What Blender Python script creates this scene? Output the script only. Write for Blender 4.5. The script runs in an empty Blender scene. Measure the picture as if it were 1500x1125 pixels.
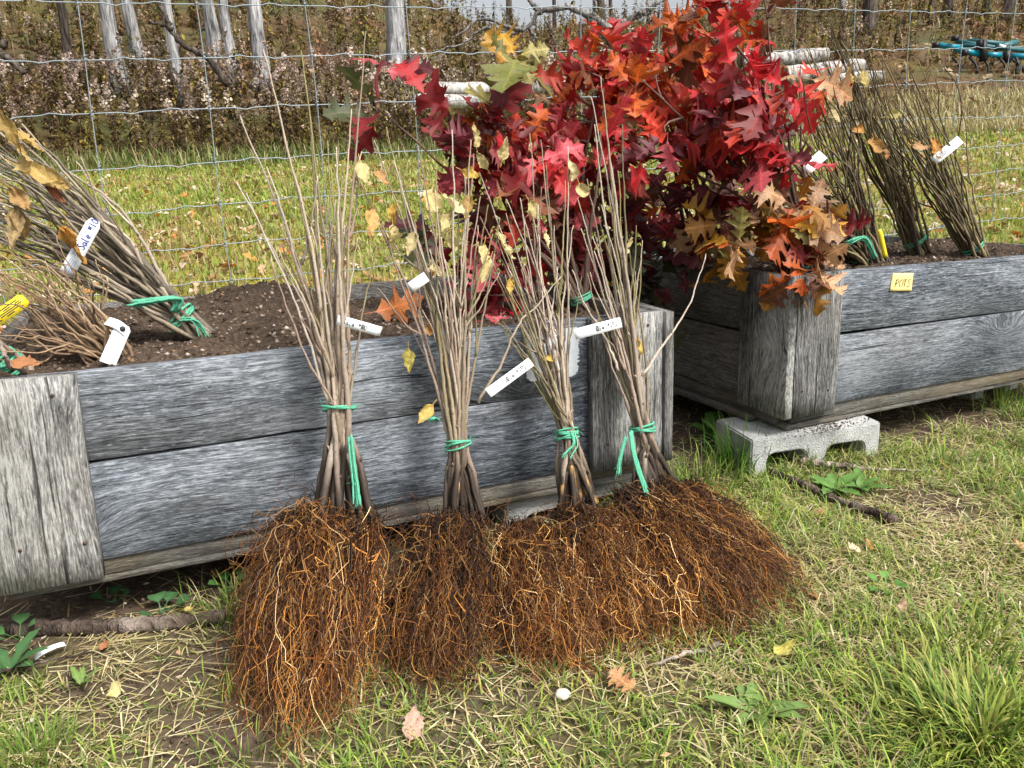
import bpy, bmesh, math, random
import numpy as np
from mathutils import Matrix, Vector
random.seed(7)
rng = np.random.default_rng(11)
scene = bpy.context.scene
COL = scene.collection
H = 0.84                                   # camera height above the near ground

# ------------------------------------------------------------------ camera
XC = np.array([.9135, -.145, .380]); XC /= np.linalg.norm(XC)
YC = np.array([-.405, -.232, .884]); YC -= XC * XC.dot(YC); YC /= np.linalg.norm(YC)
ZC = np.cross(XC, YC)
FPX = 1187.0
cam_d = bpy.data.cameras.new('camera'); cam = bpy.data.objects.new('camera', cam_d); COL.objects.link(cam)
cam_d.sensor_fit = 'HORIZONTAL'; cam_d.sensor_width = 36.0; cam_d.lens = 36.0 * FPX / 1500.0
cam_d.clip_start = 0.02; cam_d.clip_end = 2000
cr = Vector((XC[0], YC[0], ZC[0])); cd = Vector((XC[1], YC[1], ZC[1])); cf = Vector((XC[2], YC[2], ZC[2]))
m = Matrix(((cr.x, -cd.x, -cf.x, 0), (cr.y, -cd.y, -cf.y, 0), (cr.z, -cd.z, -cf.z, H), (0, 0, 0, 1)))
cam.matrix_world = m
scene.camera = cam
# ------------------------------------------------------------------ light
SUN_EL, SUN_AZ = math.radians(52), math.radians(-62)     # azimuth measured from +x
world = bpy.data.worlds.new('World'); scene.world = world; world.use_nodes = True
wn = world.node_tree
sky = wn.nodes.new('ShaderNodeTexSky'); sky.sky_type = 'NISHITA'; sky.sun_disc = False
sky.sun_elevation = SUN_EL; sky.sun_rotation = math.pi / 2 - SUN_AZ
sky.dust_density = 6.0; sky.air_density = 1.0; sky.ozone_density = 1.0
hs = wn.nodes.new('ShaderNodeHueSaturation'); hs.inputs['Saturation'].default_value = 0.28
wn.links.new(sky.outputs[0], hs.inputs['Color'])
wn.links.new(hs.outputs[0], wn.nodes['Background'].inputs[0])
wn.nodes['Background'].inputs[1].default_value = 0.125
sl = bpy.data.lights.new('sun', 'SUN'); sl.energy = 2.3; sl.angle = math.radians(14); sl.color = (1, .95, .87)
sun = bpy.data.objects.new('sun', sl); COL.objects.link(sun)
sdir = Vector((math.cos(SUN_EL) * math.cos(SUN_AZ), math.cos(SUN_EL) * math.sin(SUN_AZ), math.sin(SUN_EL)))
sun.rotation_euler = sdir.to_track_quat('Z', 'Y').to_euler(); sun.location = (3, -4, 8)
scene.view_settings.view_transform = 'Standard'; scene.view_settings.look = 'None'
scene.view_settings.exposure = 0.90; scene.view_settings.gamma = 1.0

# ------------------------------------------------------------------ geometry helpers
def nrm(v): v = np.asarray(v, float); return v / (np.linalg.norm(v, axis=-1, keepdims=True) + 1e-12)
def ray(u, v):
    c = np.array([(u - 750) / FPX, (v - 562.5) / FPX, 1.0])
    return np.array([XC.dot(c), YC.dot(c), ZC.dot(c)])
CAMP = np.array([0, 0, H])
def at_y(u, v, Y): d = ray(u, v); return CAMP + d * (Y / d[1])
def at_x(u, v, X): d = ray(u, v); return CAMP + d * (X / d[0])
def at_z(u, v, z): d = ray(u, v); return CAMP + d * ((z - H) / d[2])
def at_lean(u, v, Yb, zb, s):          # plane  Y = Yb + s (z - zb)
    d = ray(u, v); t = (Yb + s * (H - zb)) / (d[1] - s * d[2]); return CAMP + d * t
FH = nrm([XC[2], YC[2]]); SH = np.array([FH[1], -FH[0]])   # forward / side on the ground

def hash2(ix, iy, seed):
    n = (ix.astype(np.int64) * 374761393 + iy.astype(np.int64) * 668265263 + seed * 69069) & 0xffffffff
    n = ((n ^ (n >> 13)) * 1274126177) & 0xffffffff
    return ((n ^ (n >> 16)) & 0xffff) / 65535.0
def vnoise(x, y, s=1.0, seed=0):
    x = np.asarray(x, float) * s; y = np.asarray(y, float) * s
    ix = np.floor(x); iy = np.floor(y); fx = x - ix; fy = y - iy
    fx = fx * fx * (3 - 2 * fx); fy = fy * fy * (3 - 2 * fy)
    a = hash2(ix, iy, seed); b = hash2(ix + 1, iy, seed); c = hash2(ix, iy + 1, seed); d = hash2(ix + 1, iy + 1, seed)
    return (a * (1 - fx) + b * fx) * (1 - fy) + (c * (1 - fx) + d * fx) * fy
def fbm(x, y, s, seed=0, o=3):
    r = 0; a = .5
    for k in range(o): r = r + a * vnoise(x, y, s * 2 ** k, seed + k * 7); a *= .5
    return r / (1 - .5 ** o)
def sstep(a, b, x): t = np.clip((x - a) / (b - a), 0, 1); return t * t * (3 - 2 * t)

def build(name, V, faces, mat, parent=None, col=None, smooth=True):
    V = np.asarray(V, np.float32)
    if not isinstance(faces, list): faces = [faces]
    faces = [np.asarray(f, np.int32) for f in faces if len(f)]
    me = bpy.data.meshes.new(name)
    me.vertices.add(len(V)); me.vertices.foreach_set('co', V.ravel())
    nl = sum(f.size for f in faces); npoly = sum(len(f) for f in faces)
    me.loops.add(nl); me.loops.foreach_set('vertex_index', np.concatenate([f.ravel() for f in faces]))
    me.polygons.add(npoly)
    st = []; o = 0
    for f in faces: st.append(o + np.arange(len(f)) * f.shape[1]); o += f.size
    me.polygons.foreach_set('loop_start', np.concatenate(st).astype(np.int32))
    me.update(calc_edges=True)
    if smooth: me.polygons.foreach_set('use_smooth', np.ones(npoly, bool))
    if col is not None:
        c = np.ones((len(V), 4), np.float32); c[:, :3] = np.asarray(col, np.float32)
        a = me.color_attributes.new('Col', 'FLOAT_COLOR', 'POINT'); a.data.foreach_set('color', c.ravel())
    me.materials.append(mat)
    return link(name, me, parent)
def link(name, me, parent=None):
    o = bpy.data.objects.new(name, me); COL.objects.link(o)
    if parent is not None: adopt(o, parent)
    return o
def adopt(o, parent):
    o.parent = parent
    M = Matrix.Identity(4); p = parent
    while p is not None: M = p.matrix_basis @ M if p.parent is None else M; p = p.parent
    o.matrix_parent_inverse = M.inverted()
def empty(name, loc, label, cat, group=None):
    e = bpy.data.objects.new(name, None); COL.objects.link(e); e.location = tuple(float(c) for c in loc)
    e.empty_display_size = .05; e['label'] = label; e['category'] = cat
    if group: e['group'] = group
    return e
def tag(o, label, cat, group=None):
    o['label'] = label; o['category'] = cat
    if group: o['group'] = group
    return o
def kind(o, k, label=None, cat=None):
    o['kind'] = k
    if label: o['label'] = label
    if cat: o['category'] = cat
    return o

def tubes(P, R, k=6, caps=False):
    """P (M,N,3), R (M,N): M tubes of N rings of k sides"""
    P = np.asarray(P, float); R = np.asarray(R, float)
    M_, N_ = P.shape[:2]
    T = nrm(np.gradient(P, axis=1))
    mean = nrm(P[:, -1] - P[:, 0])
    ref = np.where(np.abs(mean[:, 2:3]) < .8, [[0, 0, 1.]], [[1., 0.31, 0]])[:, None, :]
    U = nrm(np.cross(T, np.broadcast_to(ref, T.shape))); W = np.cross(T, U)
    a = np.arange(k) * 2 * math.pi / k
    V = P[:, :, None, :] + R[:, :, None, None] * (U[:, :, None, :] * np.cos(a)[:, None] + W[:, :, None, :] * np.sin(a)[:, None])
    idx = np.arange(M_ * N_ * k).reshape(M_, N_, k)
    i0 = idx[:, :-1, :]; i1 = idx[:, 1:, :]
    F = np.stack([i0, np.roll(i0, -1, 2), np.roll(i1, -1, 2), i1], -1).reshape(-1, 4)
    fl = [F]
    if caps:
        fl.append(idx[:, 0, ::-1].reshape(-1, k)); fl.append(idx[:, -1, :].reshape(-1, k))
    return V.reshape(-1, 3), fl
def tube1(pts, rad, k=8, caps=True):
    pts = np.asarray(pts, float)
    rad = np.broadcast_to(np.asarray(rad, float), (len(pts),))
    return tubes(pts[None], rad[None], k, caps)
def spline(ctrl, n):
    """Catmull-Rom through control points"""
    c = np.asarray(ctrl, float)
    c = np.vstack([2 * c[0] - c[1], c, 2 * c[-1] - c[-2]])
    d = np.r_[0, np.cumsum(np.linalg.norm(np.diff(c[1:-1], axis=0), axis=1))]; d /= d[-1]
    ts = np.linspace(0, 1, n); seg = np.clip(np.searchsorted(d, ts, side='right') - 1, 0, len(d) - 2)
    f = ((ts - d[seg]) / (d[seg + 1] - d[seg] + 1e-9))[:, None]
    p0, p1, p2, p3 = c[seg], c[seg + 1], c[seg + 2], c[seg + 3]
    return .5 * (2 * p1 + (p2 - p0) * f + (2 * p0 - 5 * p1 + 4 * p2 - p3) * f ** 2 + (3 * p1 - p0 - 3 * p2 + p3) * f ** 3)
def merge(parts):
    V = []; fl = {}; C = []; o = 0
    for p in parts:
        v, fs = p[0], p[1]
        if not isinstance(fs, list): fs = [fs]
        V.append(v)
        for f in fs:
            f = np.asarray(f)
            if len(f): fl.setdefault(f.shape[1], []).append(f + o)
        if len(p) > 2: C.append(np.broadcast_to(p[2], (len(v), 3)))
        o += len(v)
    return np.vstack(V), [np.vstack(f) for f in fl.values()], (np.vstack(C) if C else None)
def boxvf(c, s, R=None):
    c = np.asarray(c, float); s = np.asarray(s, float) / 2
    v = np.array([[x, y, z] for x in (-1, 1) for y in (-1, 1) for z in (-1, 1)]) * s
    if R is not None: v = v @ np.asarray(R).T
    f = np.array([[0, 1, 3, 2], [4, 6, 7, 5], [0, 4, 5, 1], [2, 3, 7, 6], [0, 2, 6, 4], [1, 5, 7, 3]])
    return v + c, [f]

# ------------------------------------------------------------------ materials
def newmat(name):
    mt = bpy.data.materials.new(name); mt.use_nodes = True
    nt = mt.node_tree; b = nt.nodes['Principled BSDF']
    return mt, nt, b
def N(nt, t, **kw):
    n = nt.nodes.new(t)
    for k_, v in kw.items(): setattr(n, k_, v)
    return n
def math_n(nt, op, a, b=None, clamp=False):
    n = N(nt, 'ShaderNodeMath', operation=op, use_clamp=clamp)
    for i, x in enumerate((a, b)):
        if x is None: continue
        if isinstance(x, (int, float)): n.inputs[i].default_value = x
        else: nt.links.new(x, n.inputs[i])
    return n.outputs[0]
def mixc(nt, fac, a, b, mode='MIX'):
    n = N(nt, 'ShaderNodeMix', data_type='RGBA', blend_type=mode)
    for s, x in ((n.inputs[0], fac), (n.inputs[6], a), (n.inputs[7], b)):
        if isinstance(x, (int, float)): s.default_value = x
        elif isinstance(x, tuple): s.default_value = (*x, 1) if len(x) == 3 else x
        else: nt.links.new(x, s)
    return n.outputs[2]
def noise(nt, vec, scale, detail=4, rough=.55, dist=0):
    n = N(nt, 'ShaderNodeTexNoise'); n.inputs['Scale'].default_value = scale; n.inputs['Detail'].default_value = detail
    n.inputs['Roughness'].default_value = rough; n.inputs['Distortion'].default_value = dist
    if vec is not None: nt.links.new(vec, n.inputs['Vector'])
    return n.outputs['Fac']
def ramp(nt, fac, stops):
    n = N(nt, 'ShaderNodeValToRGB'); e = n.color_ramp.elements
    while len(e) < len(stops): e.new(.5)
    for el, (p, c) in zip(e, stops): el.position = p; el.color = (*c, 1)
    nt.links.new(fac, n.inputs[0]); return n.outputs[0]
def bump(nt, b, h, strength=.4, dist=.003):
    n = N(nt, 'ShaderNodeBump'); n.inputs['Strength'].default_value = strength; n.inputs['Distance'].default_value = dist
    nt.links.new(h, n.inputs['Height']); nt.links.new(n.outputs[0], b.inputs['Normal'])
def mapping(nt, vec, scale):
    n = N(nt, 'ShaderNodeMapping'); n.inputs['Scale'].default_value = scale; nt.links.new(vec, n.inputs['Vector']); return n.outputs[0]

def vcol_mat(name, rough=.75, spec=.3, transl=0, nscale=60, namp=.5, bmp=0, bdist=.002):
    mt, nt, b = newmat(name)
    at = N(nt, 'ShaderNodeAttribute', attribute_name='Col')
    tc = N(nt, 'ShaderNodeTexCoord')
    n = noise(nt, tc.outputs['Object'], nscale, 3)
    k_ = math_n(nt, 'MULTIPLY_ADD', n, 2 * namp); k_.node.inputs[2].default_value = 1 - namp
    c = mixc(nt, 1.0, at.outputs['Color'], k_, 'MULTIPLY')
    nt.links.new(c, b.inputs['Base Color'])
    b.inputs['Roughness'].default_value = rough; b.inputs['Specular IOR Level'].default_value = spec
    if bmp: bump(nt, b, n, bmp, bdist)
    if transl:
        tr = N(nt, 'ShaderNodeBsdfTranslucent'); nt.links.new(c, tr.inputs['Color'])
        mx = N(nt, 'ShaderNodeMixShader'); mx.inputs[0].default_value = transl
        nt.links.new(b.outputs[0], mx.inputs[1]); nt.links.new(tr.outputs[0], mx.inputs[2])
        nt.links.new(mx.outputs[0], nt.nodes['Material Output'].inputs['Surface'])
    return mt
def wood_mat(name, dark, mid, light, warm=(.23, .19, .14), warmth=.15, contrast=1.0):
    mt, nt, b = newmat(name)
    tc = N(nt, 'ShaderNodeTexCoord'); oi = N(nt, 'ShaderNodeObjectInfo')
    off = N(nt, 'ShaderNodeVectorMath', operation='MULTIPLY_ADD')
    cx = N(nt, 'ShaderNodeCombineXYZ')
    for i, k_ in enumerate((37.0, 11.0, 5.0)):
        nt.links.new(math_n(nt, 'MULTIPLY', oi.outputs['Random'], k_), cx.inputs[i])
    ad = N(nt, 'ShaderNodeVectorMath', operation='ADD')
    nt.links.new(tc.outputs['Object'], ad.inputs[0]); nt.links.new(cx.outputs[0], ad.inputs[1])
    p = ad.outputs[0]
    # knots bend the grain
    vo = N(nt, 'ShaderNodeTexVoronoi'); vo.inputs['Scale'].default_value = 1.0
    nt.links.new(mapping(nt, p, (2.6, 5.5, 1.0)), vo.inputs['Vector'])
    kd = vo.outputs['Distance']
    fall = math_n(nt, 'POWER', math_n(nt, 'SUBTRACT', 1.0, math_n(nt, 'MINIMUM', math_n(nt, 'MULTIPLY', kd, 2.2), 1.0)), 2.0)
    wob = noise(nt, mapping(nt, p, (2.5, 9, 9)), 1.0, 2)
    sh = N(nt, 'ShaderNodeCombineXYZ')
    nt.links.new(math_n(nt, 'ADD', math_n(nt, 'MULTIPLY', fall, .09), math_n(nt, 'MULTIPLY', wob, .035)), sh.inputs[1])
    ad2 = N(nt, 'ShaderNodeVectorMath', operation='ADD'); nt.links.new(p, ad2.inputs[0]); nt.links.new(sh.outputs[0], ad2.inputs[1])
    q = ad2.outputs[0]
    g1 = noise(nt, mapping(nt, q, (11, 190, 190)), 1.0, 5, .7)
    g2 = noise(nt, mapping(nt, q, (48, 330, 330)), 1.0, 3, .7)
    g3 = noise(nt, mapping(nt, p, (2.2, 6, 6)), 1.0, 4, .6)
    g4 = noise(nt, mapping(nt, q, (75, 330, 330)), 1.0, 2, .6)
    g = math_n(nt, 'ADD', math_n(nt, 'MULTIPLY', g1, .36), math_n(nt, 'ADD', math_n(nt, 'MULTIPLY', g2, .34), math_n(nt, 'MULTIPLY', g3, .30)))
    d_ = .12 / contrast
    c = ramp(nt, g, [(.5 - d_, dark), (.5, mid), (.5 + d_, light)])
    sp = ramp(nt, g4, [(.60, (0, 0, 0)), (.72, (1, 1, 1))])
    spm = math_n(nt, 'MULTIPLY', sp, math_n(nt, 'MULTIPLY', g3, .75))
    c = mixc(nt, spm, c, tuple(min(.62, x * 1.7) for x in light))
    wn_ = ramp(nt, noise(nt, mapping(nt, p, (1.3, 4, 4)), 1.0, 3), [(.5, (0, 0, 0)), (.75, (1, 1, 1))])
    c = mixc(nt, math_n(nt, 'MULTIPLY', wn_, warmth), c, warm)
    core = ramp(nt, kd, [(.03, (1, 1, 1)), (.075, (0, 0, 0))])
    c = mixc(nt, math_n(nt, 'MULTIPLY', core, .75), c, tuple(x * .6 for x in dark))
    # drying cracks
    ck = noise(nt, mapping(nt, q, (2.2, 95, 95)), 1.0, 2, .5)
    cm = ramp(nt, ck, [(.29, (1, 1, 1)), (.325, (0, 0, 0))])
    c = mixc(nt, math_n(nt, 'MULTIPLY', cm, .8), c, tuple(x * .35 for x in dark))
    tint = math_n(nt, 'MULTIPLY_ADD', oi.outputs['Random'], .35); tint.node.inputs[2].default_value = .83
    c = mixc(nt, 1.0, c, tint, 'MULTIPLY')
    nt.links.new(c, b.inputs['Base Color']); b.inputs['Roughness'].default_value = .9; b.inputs['Specular IOR Level'].default_value = .15
    hgt = math_n(nt, 'SUBTRACT', math_n(nt, 'ADD', g1, g2), math_n(nt, 'MULTIPLY', cm, .8))
    bump(nt, b, hgt, .75, .003)
    return mt
M_WOOD = wood_mat('weathered_wood', (.026, .031, .039), (.120, .136, .158), (.31, .34, .38), contrast=1.35)
M_POST = wood_mat('weathered_post_wood', (.026, .026, .027), (.145, .145, .143), (.36, .36, .35), warmth=.2, contrast=1.4)
M_SIDE = wood_mat('weathered_brown_wood', (.024, .023, .022), (.125, .12, .115), (.30, .29, .28), warm=(.16, .11, .07), warmth=.35)
M_BASE = wood_mat('pallet_wood', (.03, .028, .026), (.105, .10, .092), (.22, .21, .19), warm=(.2, .15, .07), warmth=.5)

def leaf_mat(name, sec_col, sec_amt=.45, rough=.42):
    """colour comes from the object's own colour, blotched toward a second tone"""
    mt, nt, b = newmat(name)
    oi = N(nt, 'ShaderNodeObjectInfo'); tc = N(nt, 'ShaderNodeTexCoord')
    at = N(nt, 'ShaderNodeAttribute', attribute_name='Col')
    ad = N(nt, 'ShaderNodeVectorMath', operation='ADD'); nt.links.new(tc.outputs['Object'], ad.inputs[0]); nt.links.new(oi.outputs['Location'], ad.inputs[1])
    n1 = noise(nt, ad.outputs[0], 24, 3, .6); n2 = noise(nt, ad.outputs[0], 140, 2, .6)
    f = ramp(nt, n1, [(.46, (0, 0, 0)), (.70, (1, 1, 1))])
    c = mixc(nt, math_n(nt, 'MULTIPLY', f, sec_amt), oi.outputs['Color'], sec_col)
    k_ = math_n(nt, 'MULTIPLY_ADD', n2, .7); k_.node.inputs[2].default_value = .65
    c = mixc(nt, 1.0, c, k_, 'MULTIPLY'); c = mixc(nt, 1.0, c, at.outputs['Color'], 'MULTIPLY')
    nt.links.new(c, b.inputs['Base Color']); b.inputs['Roughness'].default_value = rough; b.inputs['Specular IOR Level'].default_value = .45
    bump(nt, b, n2, .25, .002)
    tr = N(nt, 'ShaderNodeBsdfTranslucent'); nt.links.new(c, tr.inputs['Color'])
    mx = N(nt, 'ShaderNodeMixShader'); mx.inputs[0].default_value = .28
    nt.links.new(b.outputs[0], mx.inputs[1]); nt.links.new(tr.outputs[0], mx.inputs[2])
    nt.links.new(mx.outputs[0], nt.nodes['Material Output'].inputs['Surface'])
    return mt
M_OAK = leaf_mat('oak_leaf', (.13, .035, .018), .7, .5)
M_DRY = leaf_mat('dry_leaf', (.22, .11, .03), .5, .6)
M_STEM = vcol_mat('bark_stem', .65, .35, 0, 170, .45, .3, .0012)
M_ROOT = vcol_mat('root_fibre', .6, .35, 0, 90, .35)
M_GRASS = vcol_mat('grass_blade', .55, .35, .3, 30, .3)
M_STRAW = vcol_mat('straw', .7, .3, .1, 60, .3)
M_BRUSH = vcol_mat('brush', .85, .15, .2, 9, .35)
M_SOIL = vcol_mat('planter_soil', .95, .1, 0, 130, .8, .9, .006)
M_LITTER = vcol_mat('leaf_litter', .7, .3, .2, 40, .4)
M_WEED = vcol_mat('weed_leaf', .5, .4, .25, 45, .3)
def flat_mat(name, c, rough=.6, metal=0, spec=.4, nscale=40, namp=.2, bmp=0, bdist=.002):
    mt, nt, b = newmat(name)
    tc = N(nt, 'ShaderNodeTexCoord'); n = noise(nt, tc.outputs['Object'], nscale, 5, .6)
    k_ = math_n(nt, 'MULTIPLY_ADD', n, 2 * namp); k_.node.inputs[2].default_value = 1 - namp
    nt.links.new(mixc(nt, 1.0, (*c, 1), k_, 'MULTIPLY'), b.inputs['Base Color'])
    b.inputs['Roughness'].default_value = rough; b.inputs['Metallic'].default_value = metal; b.inputs['Specular IOR Level'].default_value = spec
    if bmp: bump(nt, b, n, bmp, bdist)
    return mt
M_WIRE = flat_mat('galvanised_wire', (.26, .31, .34), .5, .2, .5, 300, .25)
M_TAG = flat_mat('white_tag', (.80, .83, .86), .5, 0, .4, 60, .08)
M_TAGY = flat_mat('yellow_tag', (.85, .66, .03), .5, 0, .4, 60, .1)
M_NOTE = flat_mat('yellow_note_paper', (.80, .66, .26), .8, 0, .2, 80, .08)
M_INK = flat_mat('black_ink', (.02, .02, .025), .6)
M_INKB = flat_mat('blue_ink', (.06, .08, .30), .6)
M_LOGO = flat_mat('pale_blue_print', (.38, .52, .72), .6)
M_TWINE = flat_mat('green_twine', (.09, .37, .235), .6, 0, .3, 420, .7, .5, .001)
M_WHITE = flat_mat('white_paint', (.66, .71, .76), .8, 0, .2, 90, .2, .3, .002)
M_NAIL = flat_mat('rusty_nail', (.10, .06, .04), .6, .4)
M_TEAL = flat_mat('teal_paint', (.0, .21, .30), .4, 0, .5, 14, .3)
M_TEALD = flat_mat('dark_teal_paint', (.015, .10, .11), .5, 0, .4, 14, .4)
M_STEEL = flat_mat('black_steel', (.018, .018, .02), .5, .3)
M_TYRE = flat_mat('rubber_tyre', (.015, .015, .015), .8)
M_RIM = flat_mat('pale_rim', (.55, .56, .56), .5)
def concrete():
    mt, nt, b = newmat('concrete_block')
    tc = N(nt, 'ShaderNodeTexCoord'); p = tc.outputs['Object']
    n1 = noise(nt, p, 11, 5, .6); n2 = noise(nt, p, 190, 3, .7); n3 = noise(nt, p, 480, 2, .6)
    c = ramp(nt, n1, [(.35, (.26, .27, .265)), (.62, (.52, .53, .525))])
    pits = ramp(nt, n2, [(.34, (0, 0, 0)), (.44, (1, 1, 1))])
    c = mixc(nt, math_n(nt, 'SUBTRACT', 1, pits), c, (.13, .13, .125))
    c = mixc(nt, math_n(nt, 'MULTIPLY', n3, .35), c, (.62, .63, .62))
    nt.links.new(c, b.inputs['Base Color']); b.inputs['Roughness'].default_value = .95; b.inputs['Specular IOR Level'].default_value = .1
    bump(nt, b, n2, 1.0, .006); return mt
M_CONC = concrete()
def bark(name, a, bb, c_):
    mt, nt, b = newmat(name)
    tc = N(nt, 'ShaderNodeTexCoord'); p = tc.outputs['Object']
    n1 = noise(nt, mapping(nt, p, (16, 16, 2.2)), 1, 5, .65, .3); n2 = noise(nt, mapping(nt, p, (3, 3, 1)), 1, 3)
    g = math_n(nt, 'ADD', math_n(nt, 'MULTIPLY', n1, .7), math_n(nt, 'MULTIPLY', n2, .3))
    nt.links.new(ramp(nt, g, [(.38, a), (.5, bb), (.62, c_)]), b.inputs['Base Color'])
    b.inputs['Roughness'].default_value = .95; b.inputs['Specular IOR Level'].default_value = .1
    bump(nt, b, n1, 1.0, .05); return mt
M_BARK = bark('grey_bark', (.07, .068, .066), (.28, .28, .285), (.50, .50, .51))
M_BARKD = bark('dark_bark', (.025, .02, .018), (.085, .07, .06), (.17, .145, .125))
M_BIRCH = bark('pale_log_bark', (.08, .07, .06), (.36, .34, .325), (.62, .60, .58))
M_STICK = bark('fallen_stick_bark', (.03, .022, .018), (.10, .075, .06), (.24, .20, .17))

# ------------------------------------------------------------------ terrain
def terrain(x, y):
    x = np.asarray(x, float); y = np.asarray(y, float)
    F = x * FH[0] + y * FH[1]; S = x * SH[0] + y * SH[1]
    z = .078 * np.maximum(F - 3.2, 0) - .001 * np.maximum(F - 3.2, 0) ** 1.2
    up = .224 + .135 * sstep(1, -8, S) + .022 * sstep(7, 12, S)
    bank = np.maximum(F - 15.2, 0)
    z = z + (up - .078) * bank * sstep(0, 2.5, bank)
    ridge = 40 + 4 * (vnoise(S, 0 * S, .11, 3) - .5) + 5 * sstep(-2, -12, S)
    over = np.maximum(F - ridge, 0)
    z = z - over * .42 * sstep(0, 6, over) - np.maximum(F - 60, 0) * .0
    near = sstep(6, 3, F)
    z = z + near * .016 * (fbm(x, y, 5, 5, 3) - .5) + (1 - near) * .07 * (fbm(x, y, .9, 9, 3) - .5) * sstep(3, 6, F)
    z = z + sstep(16, 20, F) * .5 * (fbm(x, y, .35, 15, 3) - .5)
    return z
def tz(x, y): return float(terrain(np.array([x]), np.array([y]))[0])
def on_ground(u, v):
    d = ray(u, v); t = .8
    while t < 90:
        p = CAMP + d * t
        if p[2] < tz(p[0], p[1]): break
        t *= 1.004
    p[2] = tz(p[0], p[1]); return p
def SF(s, f): return s * SH + f * FH      # ground plan point from side / forward distances

BARE = [(215, 1000, .13, 1.0), (330, 1085, .16, 1.05), (120, 1010, .10, .9), (300, 965, .08, 1), (160, 915, .10, 1), (60, 925, .10, 1), (260, 915, .07, 1), (1270, 755, .05, .9), (1200, 725, .05, .9), (1215, 690, .05, .8), (1005, 968, .03, .8), (700, 860, .5, .9), (450, 900, .3, .9),
        (1370, 740, .14, 1), (1320, 640, .16, .9), (1460, 620, .2, .8), (1240, 690, .06, .6), (1000, 690, .14, .8), (40, 1090, .1, .5), (980, 860, .25, .8)]
DRY = [(1400, 800, .22, 1), (1250, 830, .16, .8), (90, 1070, .12, .7), (1050, 1000, .12, .5), (700, 1080, .15, .4), (1480, 850, .2, .9), (200, 945, .12, .6), (1200, 900, .12, .6)]
def blob(x, y, lst):
    r = np.zeros_like(np.asarray(x, float))
    for u, v, rad, s in lst:
        p = at_z(u, v, 0.0)
        d = np.hypot(x - p[0], y - p[1]) / rad
        r = np.maximum(r, s * np.exp(-d * d * 1.1))
    return r
def bareness(x, y):
    b = blob(x, y, BARE)
    under = ((y > 1.56) & (y < 2.55) & (x > -.42) & (x < 2.8)) * sstep(1.50, 1.64, y)
    return np.clip(np.maximum(b, under) + .5 * (fbm(x, y, 9, 21) - .5), 0, 1)
def dryness(x, y): return np.clip(blob(x, y, DRY) * .8 + .95 * (fbm(x, y, 6, 33) - .36), 0, 1)

def axis_vals(segs):
    out = []
    for a, b_, st in segs: out.append(np.arange(a, b_, st))
    return np.concatenate(out)
Fv = axis_vals([(-6, .5, .5), (.5, 3.2, .028), (3.2, 6, .12), (6, 22, .3), (22, 70, .8), (70, 200, 8)])
Sv = axis_vals([(-160, -40, 10), (-40, -14, 1), (-14, -1.6, .3), (-1.6, 2.2, .028), (2.2, 14, .3), (14, 40, 1), (40, 161, 10)])
FF, SS = np.meshgrid(Fv, Sv, indexing='ij')
GX = SS * SH[0] + FF * FH[0]; GY = SS * SH[1] + FF * FH[1]; GZ = terrain(GX, GY)
nearm = sstep(3.6, 2.6, FF)
fine = (fbm(GX, GY, 45, 51, 2) - .5) * .010 * nearm
bb = bareness(GX, GY)
soilc = np.stack([.055 + .06 * fbm(GX, GY, 30, 60), .040 + .04 * fbm(GX, GY, 30, 60), .029 + .03 * fbm(GX, GY, 30, 60)], -1)
thatch = np.stack([.06 + .07 * fbm(GX, GY, 40, 61), .055 + .06 * fbm(GX, GY, 40, 61), .028 + .02 * fbm(GX, GY, 40, 61)], -1)
lawn = np.stack([.14 + .12 * fbm(GX, GY, 1.3, 62),   .15 + .07 * fbm(GX, GY, 1.7, 63), .03 + .02 * fbm(GX, GY, 1.7, 64)], -1)
hill = np.stack([.055 + .07 * fbm(GX, GY, .8, 65),   .044 + .05 * fbm(GX, GY, .8, 66), .022 + .02 * fbm(GX, GY, .8, 67)], -1)
gc = thatch * (1 - bb[..., None]) + soilc * bb[..., None]
k1 = sstep(2.4, 3.6, FF)[..., None]; k2 = sstep(14.6, 15.6, FF)[..., None]
gc = gc * (1 - k1) + lawn * k1; gc = gc * (1 - k2) + hill * k2
nF, nS = FF.shape
idx = np.arange(nF * nS).reshape(nF, nS)
quads = np.stack([idx[:-1, :-1], idx[:-1, 1:], idx[1:, 1:], idx[1:, :-1]], -1).reshape(-1, 4)
M_GROUND = vcol_mat('ground_earth', .95, .1, 0, 55, .75, .8, .012)
g = build('ground', np.stack([GX, GY, GZ + fine], -1).reshape(-1, 3), quads[:, ::-1], M_GROUND, None, gc.reshape(-1, 3))
g['kind'] = 'structure'

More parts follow.
